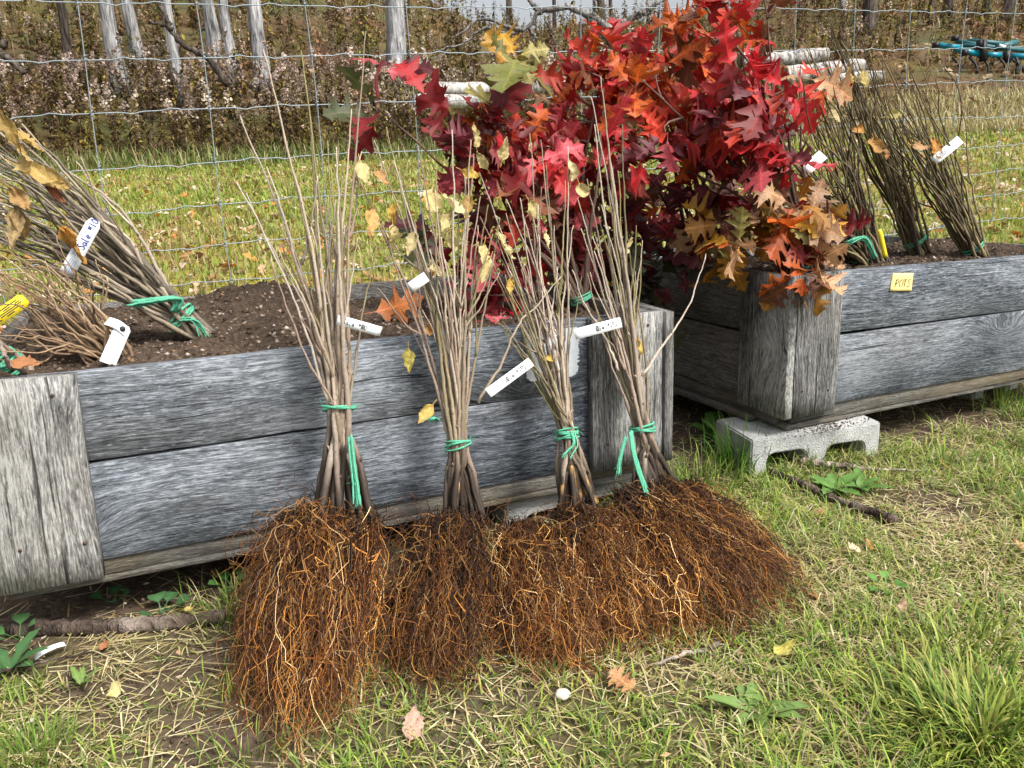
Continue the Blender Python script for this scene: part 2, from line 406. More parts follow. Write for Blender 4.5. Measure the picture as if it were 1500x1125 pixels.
# ------------------------------------------------------------------ grass
def blades(xy, z, length, width, lean, az, col_base, col_tip, seg=3, droop=None, flat=False):
    """many bent blades: returns V, faces, colours"""
    n = len(xy)
    t = np.linspace(0, 1, seg + 1)
    dirx = np.stack([np.cos(az), np.sin(az)], -1)
    ph = lean[:, None] * (t[None] ** .9 if droop is None else t[None] ** .9 * (1 + droop[:, None] * t[None]))   # angle from vertical
    if flat: ph = lean[:, None] + droop[:, None] * t[None]
    ds = length[:, None] / seg
    hx = np.cumsum(np.sin(ph) * ds, 1) - np.sin(ph[:, :1]) * ds; hz = np.cumsum(np.cos(ph) * ds, 1) - np.cos(ph[:, :1]) * ds
    C = np.zeros((n, seg + 1, 3)); C[:, :, :2] = xy[:, None, :] + dirx[:, None, :] * hx[..., None]; C[:, :, 2] = z[:, None] + hz
    side = np.stack([-dirx[:, 1], dirx[:, 0], np.zeros(n)], -1)
    wv = width[:, None] * np.clip(1.0 - t[None] ** 2.2, .0, 1) * .5
    L = C[:, :-1] - side[:, None] * wv[:, :-1, None]; R_ = C[:, :-1] + side[:, None] * wv[:, :-1, None]
    V = np.concatenate([np.stack([L, R_], 2).reshape(n, -1, 3), C[:, -1:]], 1)      # 2*seg + 1 verts
    m_ = 2 * seg + 1
    base = (np.arange(n) * m_)[:, None]
    q = np.concatenate([base + np.array([[2 * i, 2 * i + 1, 2 * i + 3, 2 * i + 2]]) for i in range(seg - 1)], 0) if seg > 1 else np.zeros((0, 4), int)
    tr = base + np.array([[2 * seg - 2, 2 * seg - 1, 2 * seg]])
    tt = np.concatenate([np.repeat(t[:-1], 2), [1.0]])
    colr = col_base[:, None, :] * (1 - tt[None, :, None]) + col_tip[:, None, :] * tt[None, :, None]
    return V.reshape(-1, 3), [q, tr], colr.reshape(-1, 3)
def pick(cols, n, w=None):
    cols = np.array(cols); return cols[rng.choice(len(cols), n, p=w)] * rng.uniform(.75, 1.25, (n, 1))

LX0_ = -.36
def near_xy(n, f0=.75, f1=3.0, s0=-1.3, s1=2.3):
    f = rng.uniform(f0, f1, n); s = rng.uniform(s0, s1, n)
    k_ = (np.abs(s) < .70 * f + .30); f = f[k_]; s = s[k_]
    return np.stack([s * SH[0] + f * FH[0], s * SH[1] + f * FH[1]], -1)
GREENS = [(.15, .27, .03), (.21, .33, .035), (.08, .17, .022), (.31, .39, .06), (.16, .24, .045)]
TANS = [(.44, .37, .19), (.58, .51, .31), (.32, .23, .11), (.42, .37, .16), (.38, .38, .15)]
xy = near_xy(215000)
dr = dryness(xy[:, 0], xy[:, 1]); br = bareness(xy[:, 0], xy[:, 1])
clump = fbm(xy[:, 0], xy[:, 1], 22, 71)
shade = (xy[:, 1] > 1.46) & (xy[:, 0] < .25); keep = (rng.random(len(xy)) < np.where(shade, .12, 1.0) * (1 - br) ** 1.6 * (.35 + 1.1 * (clump > .46)) * (1 - .55 * dr)) & ~((xy[:, 1] > 1.62) & (xy[:, 0] < 1.1))
xy = xy[keep]; dr = dr[keep]; n = len(xy)
isdry = rng.random(n) < .26 + .45 * dr
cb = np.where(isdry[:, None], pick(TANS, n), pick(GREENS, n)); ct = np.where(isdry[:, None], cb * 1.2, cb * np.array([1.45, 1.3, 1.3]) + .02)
tall = sstep(.35, .75, fbm(xy[:, 0], xy[:, 1], 3.2, 81)) * (xy[:, 0] > .55)
ln = rng.uniform(.02, .055, n) * (1 + 1.0 * tall)
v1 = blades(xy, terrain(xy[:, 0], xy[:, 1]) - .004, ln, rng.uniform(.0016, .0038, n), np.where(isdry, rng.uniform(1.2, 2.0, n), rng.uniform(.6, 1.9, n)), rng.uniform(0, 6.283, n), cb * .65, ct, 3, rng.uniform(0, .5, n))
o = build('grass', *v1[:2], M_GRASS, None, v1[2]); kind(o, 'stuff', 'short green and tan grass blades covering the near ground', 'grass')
# dead straw lying flat
xy = near_xy(80000)
dr = dryness(xy[:, 0], xy[:, 1]); br = bareness(xy[:, 0], xy[:, 1])
keep = rng.random(len(xy)) < np.where((xy[:, 1] > 1.6) & (xy[:, 0] < 1.2), .06, np.clip(.20 + .75 * dr - .12 * br, .05, 1)); xy = xy[keep]; n = len(xy)
cb = pick(TANS, n, [.3, .25, .2, .15, .1])
v2 = blades(xy, terrain(xy[:, 0], xy[:, 1]) + rng.uniform(.001, .012, n), rng.uniform(.02, .085, n), rng.uniform(.0012, .003, n), rng.uniform(1.50, 1.66, n), rng.uniform(0, 6.283, n), cb * .9, cb * 1.1, 3, rng.uniform(-.03, .06, n), True)
o = build('dry_straw', *v2[:2], M_STRAW, None, v2[2]); kind(o, 'stuff', 'pale dead straw lying flat over the near ground', 'straw')
# thinner grass off to both sides
f = rng.uniform(.5, 3.7, 120000); s = rng.uniform(-3.0, 4.2, 120000); k_ = (np.abs(s) >= .66 * f + .26); f = f[k_]; s = s[k_]
xy = np.stack([s * SH[0] + f * FH[0], s * SH[1] + f * FH[1]], -1); br = bareness(xy[:, 0], xy[:, 1])
inbox = (xy[:, 1] > 1.62) & (xy[:, 1] < 2.5) & (((xy[:, 0] > LX0_) & (xy[:, 0] < 1.1)) | ((xy[:, 0] > 1.45) & (xy[:, 0] < 2.74)))
xy = xy[(rng.random(len(xy)) < .55 * (1 - br)) & ~inbox]; n = len(xy)
isdry = rng.random(n) < .3; cb = np.where(isdry[:, None], pick(TANS, n), pick(GREENS, n))
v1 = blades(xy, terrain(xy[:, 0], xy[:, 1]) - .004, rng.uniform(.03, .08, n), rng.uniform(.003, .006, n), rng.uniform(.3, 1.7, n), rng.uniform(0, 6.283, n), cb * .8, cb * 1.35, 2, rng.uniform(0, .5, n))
o = build('side_grass', *v1[:2], M_GRASS, None, v1[2]); kind(o, 'stuff', 'thin grass on the ground beyond both ends of the planters', 'grass')
# crumbs of bare earth
xy = near_xy(60000); br = bareness(xy[:, 0], xy[:, 1]); xy = xy[(br > .42) & (xy[:, 1] < 1.75) & (rng.random(len(xy)) < .55)]; m_ = len(xy)
oc = np.array([[1, 0, 0], [-1, 0, 0], [0, 1, 0], [0, -1, 0], [0, 0, 1], [0, 0, -1]]) * np.array([1, .85, .6])
c0 = np.c_[xy, terrain(xy[:, 0], xy[:, 1]) + .002]; sz_ = .0012 + .0055 * rng.random(m_) ** 3
V = c0[:, None] + oc[None] * rng.uniform(.5, 1.4, (m_, 6, 1)) * sz_[:, None, None]
tf = np.array([[0, 2, 4], [2, 1, 4], [1, 3, 4], [3, 0, 4], [2, 0, 5], [1, 2, 5], [3, 1, 5], [0, 3, 5]])
o = build('earth_crumbs', V.reshape(-1, 3), (tf[None] + (np.arange(m_) * 6)[:, None, None]).reshape(-1, 3), M_SOIL, None, np.repeat(pick([(.11, .08, .06), (.07, .05, .036), (.17, .13, .10), (.26, .22, .18)], m_, [.4, .35, .2, .05]), 6, 0), False)
kind(o, 'stuff', 'crumbly dark earth showing in the bare patches', 'soil')
# far lawn
nn = 78000
f = 2.9 + (15.6 - 2.9) * rng.random(nn) ** 1.15; s = rng.uniform(-.82, .82, nn) * f
xy = np.stack([s * SH[0] + f * FH[0], s * SH[1] + f * FH[1]], -1)
okb = xy[:, 1] > 2.62; xy = xy[okb]; f = f[okb]; n = len(xy)
pat = fbm(xy[:, 0], xy[:, 1], .55, 90); isdry = rng.random(n) < np.clip(.22 + 1.2 * (pat - .42), .08, .75)
cb = np.where(isdry[:, None], pick([(.32, .28, .10), (.40, .34, .16), (.28, .20, .10)], n), pick([(.17, .25, .035), (.22, .29, .045), (.13, .20, .03), (.28, .30, .07)], n))
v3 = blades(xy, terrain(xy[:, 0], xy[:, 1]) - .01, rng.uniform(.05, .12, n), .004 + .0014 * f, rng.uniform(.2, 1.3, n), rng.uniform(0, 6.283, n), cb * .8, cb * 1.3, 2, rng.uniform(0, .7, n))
o = build('lawn_grass', *v3[:2], M_GRASS, None, v3[2]); kind(o, 'stuff', 'mown green lawn strewn with leaves behind the wire fence', 'lawn')
# litter of fallen leaves on the lawn
def litter(n, f0, f1, size, cols, smin=-.85, smax=.85, lift=.03):
    f = f0 + (f1 - f0) * rng.random(n); s = rng.uniform(smin, smax, n) * f
    x = s * SH[0] + f * FH[0]; y = s * SH[1] + f * FH[1]; k_ = (y > 2.7); x = x[k_]; y = y[k_]; n = len(x)
    z = terrain(x, y) + rng.uniform(.01, lift, n)
    az = rng.uniform(0, 6.28, n); sc = size * rng.uniform(.6, 1.4, n); til = rng.uniform(-.6, .6, (n, 2))
    prof = np.array([[-.5, 0, 0], [-.1, .34, .10], [.1, .05, .0], [.2, .30, .14], [.55, 0, .05], [.15, -.34, .12], [0, -.1, 0], [-.2, -.28, .1]])
    ca, sa = np.cos(az), np.sin(az)
    px = prof[None, :, 0] * sc[:, None]; py = prof[None, :, 1] * sc[:, None]
    V = np.stack([x[:, None] + ca[:, None] * px - sa[:, None] * py, y[:, None] + sa[:, None] * px + ca[:, None] * py,
                  z[:, None] + prof[None, :, 2] * sc[:, None] + til[:, :1] * px + til[:, 1:] * py], -1)
    b_ = (np.arange(n) * 8)[:, None]
    F_ = np.concatenate([b_ + np.array([t_]) for t_ in ((0, 1, 2), (2, 3, 4), (2, 4, 6), (6, 4, 5), (0, 2, 6), (0, 6, 7))], 0)
    return V.reshape(-1, 3), [F_], np.repeat(pick(cols, n), 8, 0)
LEAFB = [(.42, .28, .17), (.50, .40, .30), (.30, .16, .07), (.48, .20, .05), (.22, .11, .06), (.55, .45, .35)]
lv = litter(5200, 3.2, 16, .085, LEAFB)
o = build('leaf_litter', *lv[:2], M_LITTER, None, lv[2], False); kind(o, 'stuff', 'brown and pale fallen leaves scattered across the lawn', 'leaf litter')

# ------------------------------------------------------------------ brush on the hillside
def brush_variant(h, plume, leafcol, stemcol, nleaf=30, plumecol=(.43, .36, .31), arch=.12):
    parts = []
    az = rng.uniform(0, 6.28); t = np.linspace(0, 1, 5)
    st = np.stack([np.cos(az) * arch * t ** 2.5 * h, np.sin(az) * arch * t ** 2.5 * h, t * h], -1)
    v, fl = tube1(st, .007 * (1.2 - t * .8), 3, False); parts.append((v, fl, np.array(stemcol)))
    tt = rng.uniform(.05, .92, nleaf); a = rng.uniform(0, 6.28, nleaf); L = rng.uniform(.06, .15, nleaf) * (1.25 - tt * .6)
    p = np.stack([np.interp(tt, t, st[:, i]) for i in range(3)], -1)
    d = np.stack([np.cos(a), np.sin(a), rng.uniform(-.9, .5, nleaf)], -1); sd = np.stack([-np.sin(a), np.cos(a), rng.uniform(-.5, .5, nleaf)], -1)
    w = L * rng.uniform(.12, .3, nleaf)
    V = np.stack([p, p + d * (L * .45)[:, None] + sd * w[:, None], p + d * L[:, None] - [0, 0, .03], p + d * (L * .5)[:, None] - sd * w[:, None]], 1).reshape(-1, 3)
    parts.append((V, [np.arange(nleaf * 4).reshape(-1, 4)], np.repeat(np.array(leafcol)[None] * rng.uniform(.5, 1.5, (nleaf, 1)), 4, 0)))
    if plume:
        npl = 46; top = st[-1]
        k_ = rng.random(npl); a = rng.uniform(0, 6.28, npl); r = (1 - k_) * .11 * rng.random(npl) ** .5 + .01
        c = top + np.stack([np.cos(a) * r, np.sin(a) * r, (k_ - .65) * .26 * 1.1 - r * .5], -1) + np.array([np.cos(az), np.sin(az), -.3]) * (k_ ** 2 * .10)[:, None]
        s_ = rng.uniform(.012, .028, npl)[:, None]
        d1 = nrm(rng.normal(size=(npl, 3))) * s_ * 1.4; d2 = nrm(rng.normal(size=(npl, 3))) * s_
        V = np.stack([c - d1, c + d2, c + d1, c - d2], 1).reshape(-1, 3)
        parts.append((V, [np.arange(npl * 4).reshape(-1, 4)], np.repeat(np.array(plumecol)[None] * rng.uniform(.6, 1.35, (npl, 1)), 4, 0)))
    return merge(parts)
def scatter(variants, xy, scale, tint):
    vs = rng.integers(0, len(variants), len(xy)); z = terrain(xy[:, 0], xy[:, 1]); parts = []
    for k_, (V, fl, C) in enumerate(variants):
        sel = np.where(vs == k_)[0]
        if not len(sel): continue
        a = rng.uniform(0, 6.28, len(sel)); ca, sa = np.cos(a)[:, None], np.sin(a)[:, None]; sc = scale[sel][:, None]
        W = np.stack([xy[sel, 0:1] + sc * (ca * V[:, 0] - sa * V[:, 1]), xy[sel, 1:2] + sc * (sa * V[:, 0] + ca * V[:, 1]), z[sel][:, None] - .03 + sc * V[:, 2]], -1)
        nv = len(V); offs = (np.arange(len(sel)) * nv)
        fl2 = [(f_[None] + offs[:, None, None]).reshape(-1, f_.shape[1]) for f_ in fl]
        CC = C[None] * tint[sel][:, None, :]
        parts.append((W.reshape(-1, 3), fl2, CC.reshape(-1, 3)))
    V = np.vstack([p[0] for p in parts]); fl = {}; o_ = 0
    for p in parts:
        for f_ in p[1]: fl.setdefault(f_.shape[1], []).append(f_ + o_)
        o_ += len(p[0])
    return V, [np.vstack(x) for x in fl.values()], np.vstack([p[2] for p in parts])
OL = [(.10, .09, .027), (.15, .125, .033), (.11, .075, .045), (.07, .052, .036), (.20, .16, .04)]
gold = [brush_variant(rng.uniform(.8, 1.25), i % 10 not in (3, 6, 8), OL[i % 5], (.10, .07, .045), 30, [(.42, .37, .30), (.33, .275, .21), (.50, .45, .37), (.25, .19, .14)][i % 4]) for i in range(10)]
weed = [brush_variant(rng.uniform(.6, 1.1), False, [(.19, .165, .04), (.14, .125, .033), (.11, .07, .04), (.21, .145, .07), (.10, .11, .033), (.16, .10, .06)][i % 6], (.10, .075, .05), 44) for i in range(9)]
def sfxy(n, f0, f1, s0, s1, spread=None):
    f = rng.uniform(f0, f1, n); s = rng.uniform(s0, s1, n) if spread is None else rng.uniform(-spread, spread, n) * f
    return np.stack([s * SH[0] + f * FH[0], s * SH[1] + f * FH[1]], -1)
def loc_tint(xy):
    n1 = fbm(xy[:, 0], xy[:, 1], .33, 111); n2 = fbm(xy[:, 0], xy[:, 1], .6, 117)
    k_ = (.42 + 1.1 * n1) * rng.uniform(.55, 1.3, len(xy)); g_ = .92 + .2 * (n2 - .5)
    return np.stack([k_, k_ * g_, k_ * .93], -1)
xy = sfxy(1000, 15.1, 19.5, -14, 4.2); S_ = xy @ SH; F_s = xy @ FH; xy = xy[F_s > 15.1 + 1.5 * vnoise(S_, 0 * S_, .9, 77)]; w1 = scatter(gold, xy, rng.uniform(.75, 1.15, len(xy)), loc_tint(xy))
xy = sfxy(520, 14.8, 17, -14, 5); S_ = xy @ SH; F_s = xy @ FH; xy = xy[F_s > 14.8 + 1.2 * vnoise(S_, 0 * S_, .7, 78)]; w2 = scatter(weed, xy, rng.uniform(.5, .8, len(xy)), loc_tint(xy))
V, fl, C = merge([w1, w2])
o = build('goldenrod_thicket', V, fl, M_BRUSH, None, C, False); kind(o, 'stuff', 'dried goldenrod thicket with fluffy pale seed heads along the lawn edge', 'thicket')
xy = sfxy(1250, 19.5, 45, 0, 0, .85); S_ = xy @ SH; F_s = xy @ FH; xy = xy[~((S_ > 9) & (S_ < 15) & (F_s < 21.8))]; w1 = scatter(weed, xy, rng.uniform(.8, 1.7, len(xy)), loc_tint(xy) * np.array([1.05, 1.08, .95]))
xy = sfxy(420, 19, 34, -22, 12); S_ = xy @ SH; F_s = xy @ FH; xy = xy[~((S_ > 9) & (F_s < 21.8))]; w2 = scatter(gold, xy, rng.uniform(.8, 1.2, len(xy)), loc_tint(xy))
xy = sfxy(260, 16.2, 20, 3.5, 14); S_ = xy @ SH; xy = xy[(S_ < 8.6) | (S_ > 13)]; w3 = scatter(gold + weed, xy, rng.uniform(.35, .75, len(xy)), loc_tint(xy) * np.array([1.15, 1.0, .8]))
V, fl, C = merge([w1, w2, w3])
o = build('hillside_brush', V, fl, M_BRUSH, None, C, False); kind(o, 'stuff', 'brown and olive weeds covering the hillside behind the goldenrod', 'brush')
# tall edge grass: green and tan at the thicket's foot, tan bank at the right
n = 9000; f = rng.normal(15.25, .6, n); s = rng.uniform(-14, 5, n); xy1 = np.stack([s * SH[0] + f * FH[0], s * SH[1] + f * FH[1]], -1)
n2 = 9000; f2 = rng.uniform(14.6, 18.5, n2); s2 = rng.uniform(3.2, 14, n2); xy2 = np.stack([s2 * SH[0] + f2 * FH[0], s2 * SH[1] + f2 * FH[1]], -1)
n3 = 8000; f3 = rng.uniform(18, 44, n3); s3 = rng.uniform(-.8, .8, n3) * f3; xy3 = np.stack([s3 * SH[0] + f3 * FH[0], s3 * SH[1] + f3 * FH[1]], -1)
xy = np.vstack([xy1, xy2, xy3]); nt_ = len(xy)
cb = np.vstack([np.where((rng.random(n) < .6)[:, None], pick([(.10, .17, .03), (.15, .20, .04), (.08, .12, .03)], n), pick(TANS, n) * .8), pick(TANS, n2) * .95, pick([(.26, .18, .10), (.20, .165, .06), (.30, .21, .12)], n3)])
ln = np.r_[rng.uniform(.15, .5, n), rng.uniform(.2, .5, n2), rng.uniform(.25, .6, n3)]
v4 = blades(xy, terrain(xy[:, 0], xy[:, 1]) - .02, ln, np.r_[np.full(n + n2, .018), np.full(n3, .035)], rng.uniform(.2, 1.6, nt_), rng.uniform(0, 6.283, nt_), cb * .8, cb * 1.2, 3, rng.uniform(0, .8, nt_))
o = build('meadow_grass', *v4[:2], M_GRASS, None, v4[2]); kind(o, 'stuff', 'long dry tan and green grass fringing the lawn', 'tall grass')
lv = litter(6000, 17, 46, .22, [(.20, .11, .06), (.28, .17, .10), (.15, .08, .05), (.36, .26, .17)], lift=.2)
o = build('forest_litter', *lv[:2], M_LITTER, None, lv[2], False); kind(o, 'stuff', 'reddish brown leaf litter on the wooded hill', 'leaf litter')

# ------------------------------------------------------------------ trees
def tree(u, vbase, wpx, F, label, lean=0.0, mat=None, seed=0, height=9.0):
    r_ = np.random.default_rng(500 + seed)
    d = ray(u, vbase); t = F / (d[0] * FH[0] + d[1] * FH[1]); x, y = d[0] * t, d[1] * t
    z0 = tz(x, y) - .1; rad = wpx / FPX * t * .5
    e = empty('tree', (x, y, z0), label, 'tree', 'trees on the hillside')
    k_ = 18; tt = np.linspace(0, 1, 22)
    P = np.stack([x + lean * SH[0] * tt * height + .08 * np.cumsum(r_.normal(0, .25, 22)), y + lean * SH[1] * tt * height + .08 * np.cumsum(r_.normal(0, .25, 22)), z0 + tt * height], -1)
    R = rad * (1.0 - .55 * tt) * (1 + .55 * np.exp(-tt * height * 2.2))
    V, fl = tube1(P, R, k_, True)
    V = V.reshape(22, k_, 3); c = P[:, None]; V = c + (V - c) * (1 + .10 * r_.normal(0, 1, (1, k_, 1)) + .05 * r_.normal(0, 1, (22, k_, 1)))
    build('trunk', V.reshape(-1, 3), fl, mat or M_BARK, e)
    pr = []
    for i in range(16):
        a = r_.uniform(0, 6.28); tb = r_.uniform(.42, 1.0); b0 = np.array([np.interp(tb, tt, P[:, j]) for j in range(3)])
        L = r_.uniform(1.0, 2.4) * (1.3 - tb * .6); dr_ = np.array([math.cos(a), math.sin(a), r_.uniform(.5, 1.3)]); dr_ /= np.linalg.norm(dr_)
        q = np.linspace(0, 1, 7)[:, None]; pts = b0 + dr_ * L * q + r_.normal(0, .05, (7, 3)) * q + [0, 0, .25] * q ** 2
        pr.append(tube1(pts, rad * .32 * (1 - .85 * q[:, 0]), 5, False))
        for j in range(3):
            qq = r_.integers(2, 6); d2 = nrm(dr_ + r_.normal(0, .6, 3)); q2 = np.linspace(0, 1, 5)[:, None]
            pr.append(tube1(pts[qq] + d2 * L * .5 * q2 + r_.normal(0, .03, (5, 3)) * q2, rad * .13 * (1 - .8 * q2[:, 0]), 4, False))
    V, fl, _ = merge(pr); build('crown', V, fl, mat or M_BARK, e)
    return e
TREES = [(106, 100, 13, 21, 'thin dark twisted trunk, leftmost tree behind the fence', -.03, 'd'), (174, 100, 22, 19.5, 'thick grey ridged trunk, second tree from the left', -.02, 'g'),
         (204, 90, 15, 22, 'slim pale grey trunk close beside the thick left trunk', -.03, 'g'), (264, 120, 16, 18.6, 'pale trunk crossed by the dark dead limb', .0, 'g'),
         (318, 80, 18, 22, 'leaning dark grey trunk right of the dead limb', -.05, 'g'), (338, 85, 15, 20.5, 'slim pale grey trunk in front of the leaning trunk', .0, 'g'),
         (383, 95, 21, 20.5, 'thick grey trunk, rightmost of the left hand group', -.02, 'g'), (578, 75, 27, 22, 'lone broad grey trunk left of the red oak leaves', .0, 'g'),
         (1232, 40, 9, 34, 'thin pale trunk above the pale logs', .02, 'g'), (1271, 45, 18, 28, 'broad grey brown trunk above the bare dark stems', -.01, 'd'),
         (1361, 52, 8, 30, 'thin brown trunk left of the teal implement', .02, 'd'), (1386, 52, 11, 32, 'slim grey brown trunk above the left end of the teal implement', .03, 'd'),
         (1441, 50, 10, 32, 'straight grey trunk above the middle of the teal implement', .0, 'd'), (1466, 52, 13, 30, 'trunk slanting right above the teal implement', .22, 'd'),
         (1325, 20, 7, 42, 'far thin trunk on the ridge at upper right', 0, 'd'), (1195, 14, 9, 40, 'far dark trunk on the ridge behind the bare stems', .0, 'd'),
         (1410, 15, 8, 42, 'far dark trunk on the ridge at the upper right edge', 0, 'd'), (745, 8, 9, 41, 'far dark trunk on the ridge left of the bare fallen branch', .0, 'd'), (812, 6, 6, 43, 'far thin trunk on the ridge above the bare fallen branch', 0, 'd'),
         (880, 6, 11, 41, 'far dark trunk on the ridge beside the topmost red leaf', 0, 'd'), (895, 6, 6, 44, 'far slim trunk on the ridge just left of the red crown', 0.02, 'd')]
for i, (u, v, w, F_, lab, le, mt) in enumerate(TREES): tree(u, v, w, F_, lab, le, M_BARK if mt == 'g' else M_BARKD, i)

# dead limb, bare fallen branches, logs
def px_at(u, v, F): d = ray(u, v); return CAMP + d * (F / (d[0] * FH[0] + d[1] * FH[1]))
def px_tube(pts, F, r0, r1, n=24, k_=7, jit=.012, seed=1):
    r_ = np.random.default_rng(seed)
    P = spline([px_at(u, v, F + (dF[0] if dF else 0)) for u, v, *dF in pts], n); P[1:-1] += r_.normal(0, jit, (n - 2, 3))
    return tube1(P, np.linspace(r0, r1, n) * r_.uniform(.85, 1.15, n), k_, True)
V, fl, _ = merge([px_tube([(335, 125), (318, 100), (300, 82), (268, 66), (250, 45), (236, 36), (218, 32)], 17.6, .085, .03, seed=2), px_tube([(250, 45), (243, 25), (234, 5), (228, -20)], 17.6, .05, .03, seed=3)])
tag(build('dead_limb', V, fl, M_BARKD), 'dark crooked dead limb rising from the goldenrod across a pale trunk', 'branch')
V, fl, _ = merge([px_tube([(10, 60), (0, 75), (18, 90), (35, 108)], 17.2, .07, .06, seed=4)])
tag(build('dead_limb', V, fl, M_BARKD), 'dark broken limb at the far left edge of the brush', 'branch')
br_ = [([(905, 60), (890, 40), (862, 22), (840, 12), (818, 10), (795, 16), (782, 30), (775, 42), (758, 44), (738, 38), (715, 30), (698, 30), (680, 45), (662, 58)], .10, .018),
       ([(762, 44), (735, 50), (712, 40), (698, 48), (680, 62), (640, 74)], .05, .012), ([(793, 18), (782, 10), (772, -5)], .06, .03), ([(860, 22), (880, 45), (900, 70), (930, 80), (950, 82)], .09, .03),
       ([(895, 48), (918, 30), (940, 18), (962, 6), (985, -6)], .08, .04), ([(918, 30), (945, 22), (975, 14)], .05, .02), ([(775, 43), (783, 55), (780, 62)], .04, .015), ([(730, 48), (740, 62), (752, 70)], .03, .01), ([(800, 30), (808, 50), (815, 70), (812, 90)], .03, .01),
       ([(870, 30), (872, 8), (868, -10)], .06, .03), ([(745, 45), (742, 25), (735, 8)], .025, .01), ([(665, 60), (655, 75), (600, 105)], .018, .008)]
V, fl, _ = merge([px_tube(p, 20.2, a, b_, 26, 6, .018, 20 + i) for i, (p, a, b_) in enumerate(br_)])
tag(build('fallen_branch', V, fl, bark('silvery_dead_wood', (.05, .045, .04), (.16, .15, .145), (.34, .33, .32))), 'sprawling bare grey dead branches above the pale fallen log', 'branch')
def log(p0, p1, r, label, seed):
    r_ = np.random.default_rng(seed); n = 14; t = np.linspace(0, 1, n)[:, None]
    P = p0 * (1 - t) + p1 * t; P[:, 2] += .02 * np.sin(t[:, 0] * 5 + seed)
    V, fl = tube1(P, r * (1 + .04 * r_.normal(0, 1, n)), 14, True)
    e = empty('log', tuple((p0 + p1) / 2 - [0, 0, r]), label, 'log', 'pale logs at the foot of the hill')
    build('bark', V, fl[:1], M_BIRCH, e)
    for q, d in ((P[0], -1), (P[-1], 1)):
        ax = nrm(P[-1] - P[0]) * d
        V2, f2 = tube1(np.array([q - ax * .01, q + ax * .012]), r * .96, 14, True)
        build('cut_end', V2, f2, M_STICK, e)
    return e
def logpx(a, b_, F, r, label, seed):
    p0, p1 = px_at(*a, F), px_at(*b_, F + .3); log(p0, p1, r, label, seed)
logpx((612, 150), (705, 146), 14.9, .12, 'long pale grey log lying at the lawn edge left of the red leaves', 1)
logpx((640, 132), (800, 128), 15.6, .13, 'pale weathered log half hidden behind the green and orange oak leaves', 2)
logpx((1085, 88), (1210, 82), 15.6, .13, 'pale birch log topmost of the pile behind the bare stems', 3)
logpx((1150, 108), (1262, 100), 15.2, .15, 'thick pale birch log in the middle of the pile behind the bare stems', 4)
logpx((1195, 122), (1292, 112), 14.9, .11, 'lowest pale log at the right end of the pile', 5)

# teal farm implement
IF = 21.0
imp0 = px_at(1435, 118, IF)
imp = empty('farm_implement', (imp0[0], imp0[1], tz(imp0[0], imp0[1])), 'teal and black tractor cultivator parked at the foot of the wooded hill', 'implement')
def ipx(u, v, dF=0): return px_at(u, v, IF + dF)
def beam(name, a, b_, w, h, mat, parent=imp):
    a = np.asarray(a); b_ = np.asarray(b_); ax = nrm(b_ - a); up = np.array([0, 0, 1.]); sd = nrm(np.cross(ax, up)); up = np.cross(sd, ax)
    V, fl = boxvf((a + b_) / 2, (np.linalg.norm(b_ - a), w, h), np.stack([ax, sd, up], 1)); return build(name, V, fl, mat, parent, None, False)
beam('toolbar', ipx(1374, 66), ipx(1408, 70), .12, .11, M_TEAL); beam('toolbar', ipx(1400, 72, -.1), ipx(1437, 80, -.1), .12, .11, M_TEAL)
beam('toolbar', ipx(1446, 80, -.1), ipx(1466, 81, -.1), .12, .11, M_TEAL); beam('toolbar', ipx(1482, 82, -.1), ipx(1530, 84, -.1), .12, .12, M_TEAL); beam('toolbar', ipx(1410, 66, .2), ipx(1530, 76, .2), .1, .09, M_TEALD)
beam('frame_rail', ipx(1400, 60, .5), ipx(1470, 72, .3), .16, .08, M_TEALD); beam('frame_rail', ipx(1420, 60, .8), ipx(1482, 66, .8), .2, .10, M_TEALD); beam('frame_rail', ipx(1462, 70, .1), ipx(1486, 62, .5), .2, .12, M_TEALD); beam('toolbar', ipx(1484, 72, .3), ipx(1530, 78, .3), .12, .10, M_TEAL)
for u, v0, v1 in ((1399, 52, 60), (1371, 62, 70), (1413, 72, 82), (1440, 58, 90), (1475, 74, 92), (1436, 58, 72)): beam('clamp', ipx(u, v0, -.15), ipx(u, v1, -.15), .13, .13, M_STEEL)
beam('decal_plate', ipx(1464, 66, -.1), ipx(1473, 69, -.1), .02, .06, M_TAG)
for i, u in enumerate((1395, 1420, 1437, 1462, 1480)):
    P = spline([ipx(u, 84, -.1), ipx(u + 8, 92, -.2), ipx(u + 11, 104, -.25), ipx(u + 4, 119, -.3)], 12); V, fl = tube1(P, .03, 6); build('tine', V, fl, M_STEEL, imp)
beam('wheel_fork', ipx(1488, 84, -.3), ipx(1497, 108, -.3), .05, .05, M_STEEL)
wc = ipx(1493, 108, -.35); ax = np.array([SH[0] * .55 - FH[0] * .83, SH[1] * .55 - FH[1] * .83, 0])
a = np.linspace(0, 2 * math.pi, 25)[:-1]; u_ = np.array([-ax[1], ax[0], 0]); ring = []
for r, o_ in ((.11, -.05), (.17, -.06), (.19, -.03), (.19, .03), (.17, .06), (.11, .05)): ring.append(wc + ax * o_ + r * (np.cos(a)[:, None] * u_ + np.sin(a)[:, None] * np.array([0, 0, 1.])))
V = np.array(ring).reshape(-1, 3); id_ = np.arange(6 * 24).reshape(6, 24); id2 = np.roll(id_, -1, 0)
wheel = build('wheel', V, np.stack([id_, np.roll(id_, -1, 1), np.roll(id2, -1, 1), id2], -1).reshape(-1, 4), M_TYRE, imp)
V, fl = tube1(np.array([wc - ax * .04, wc + ax * .045]), .108, 20); build('rim', V, fl, M_RIM, wheel)

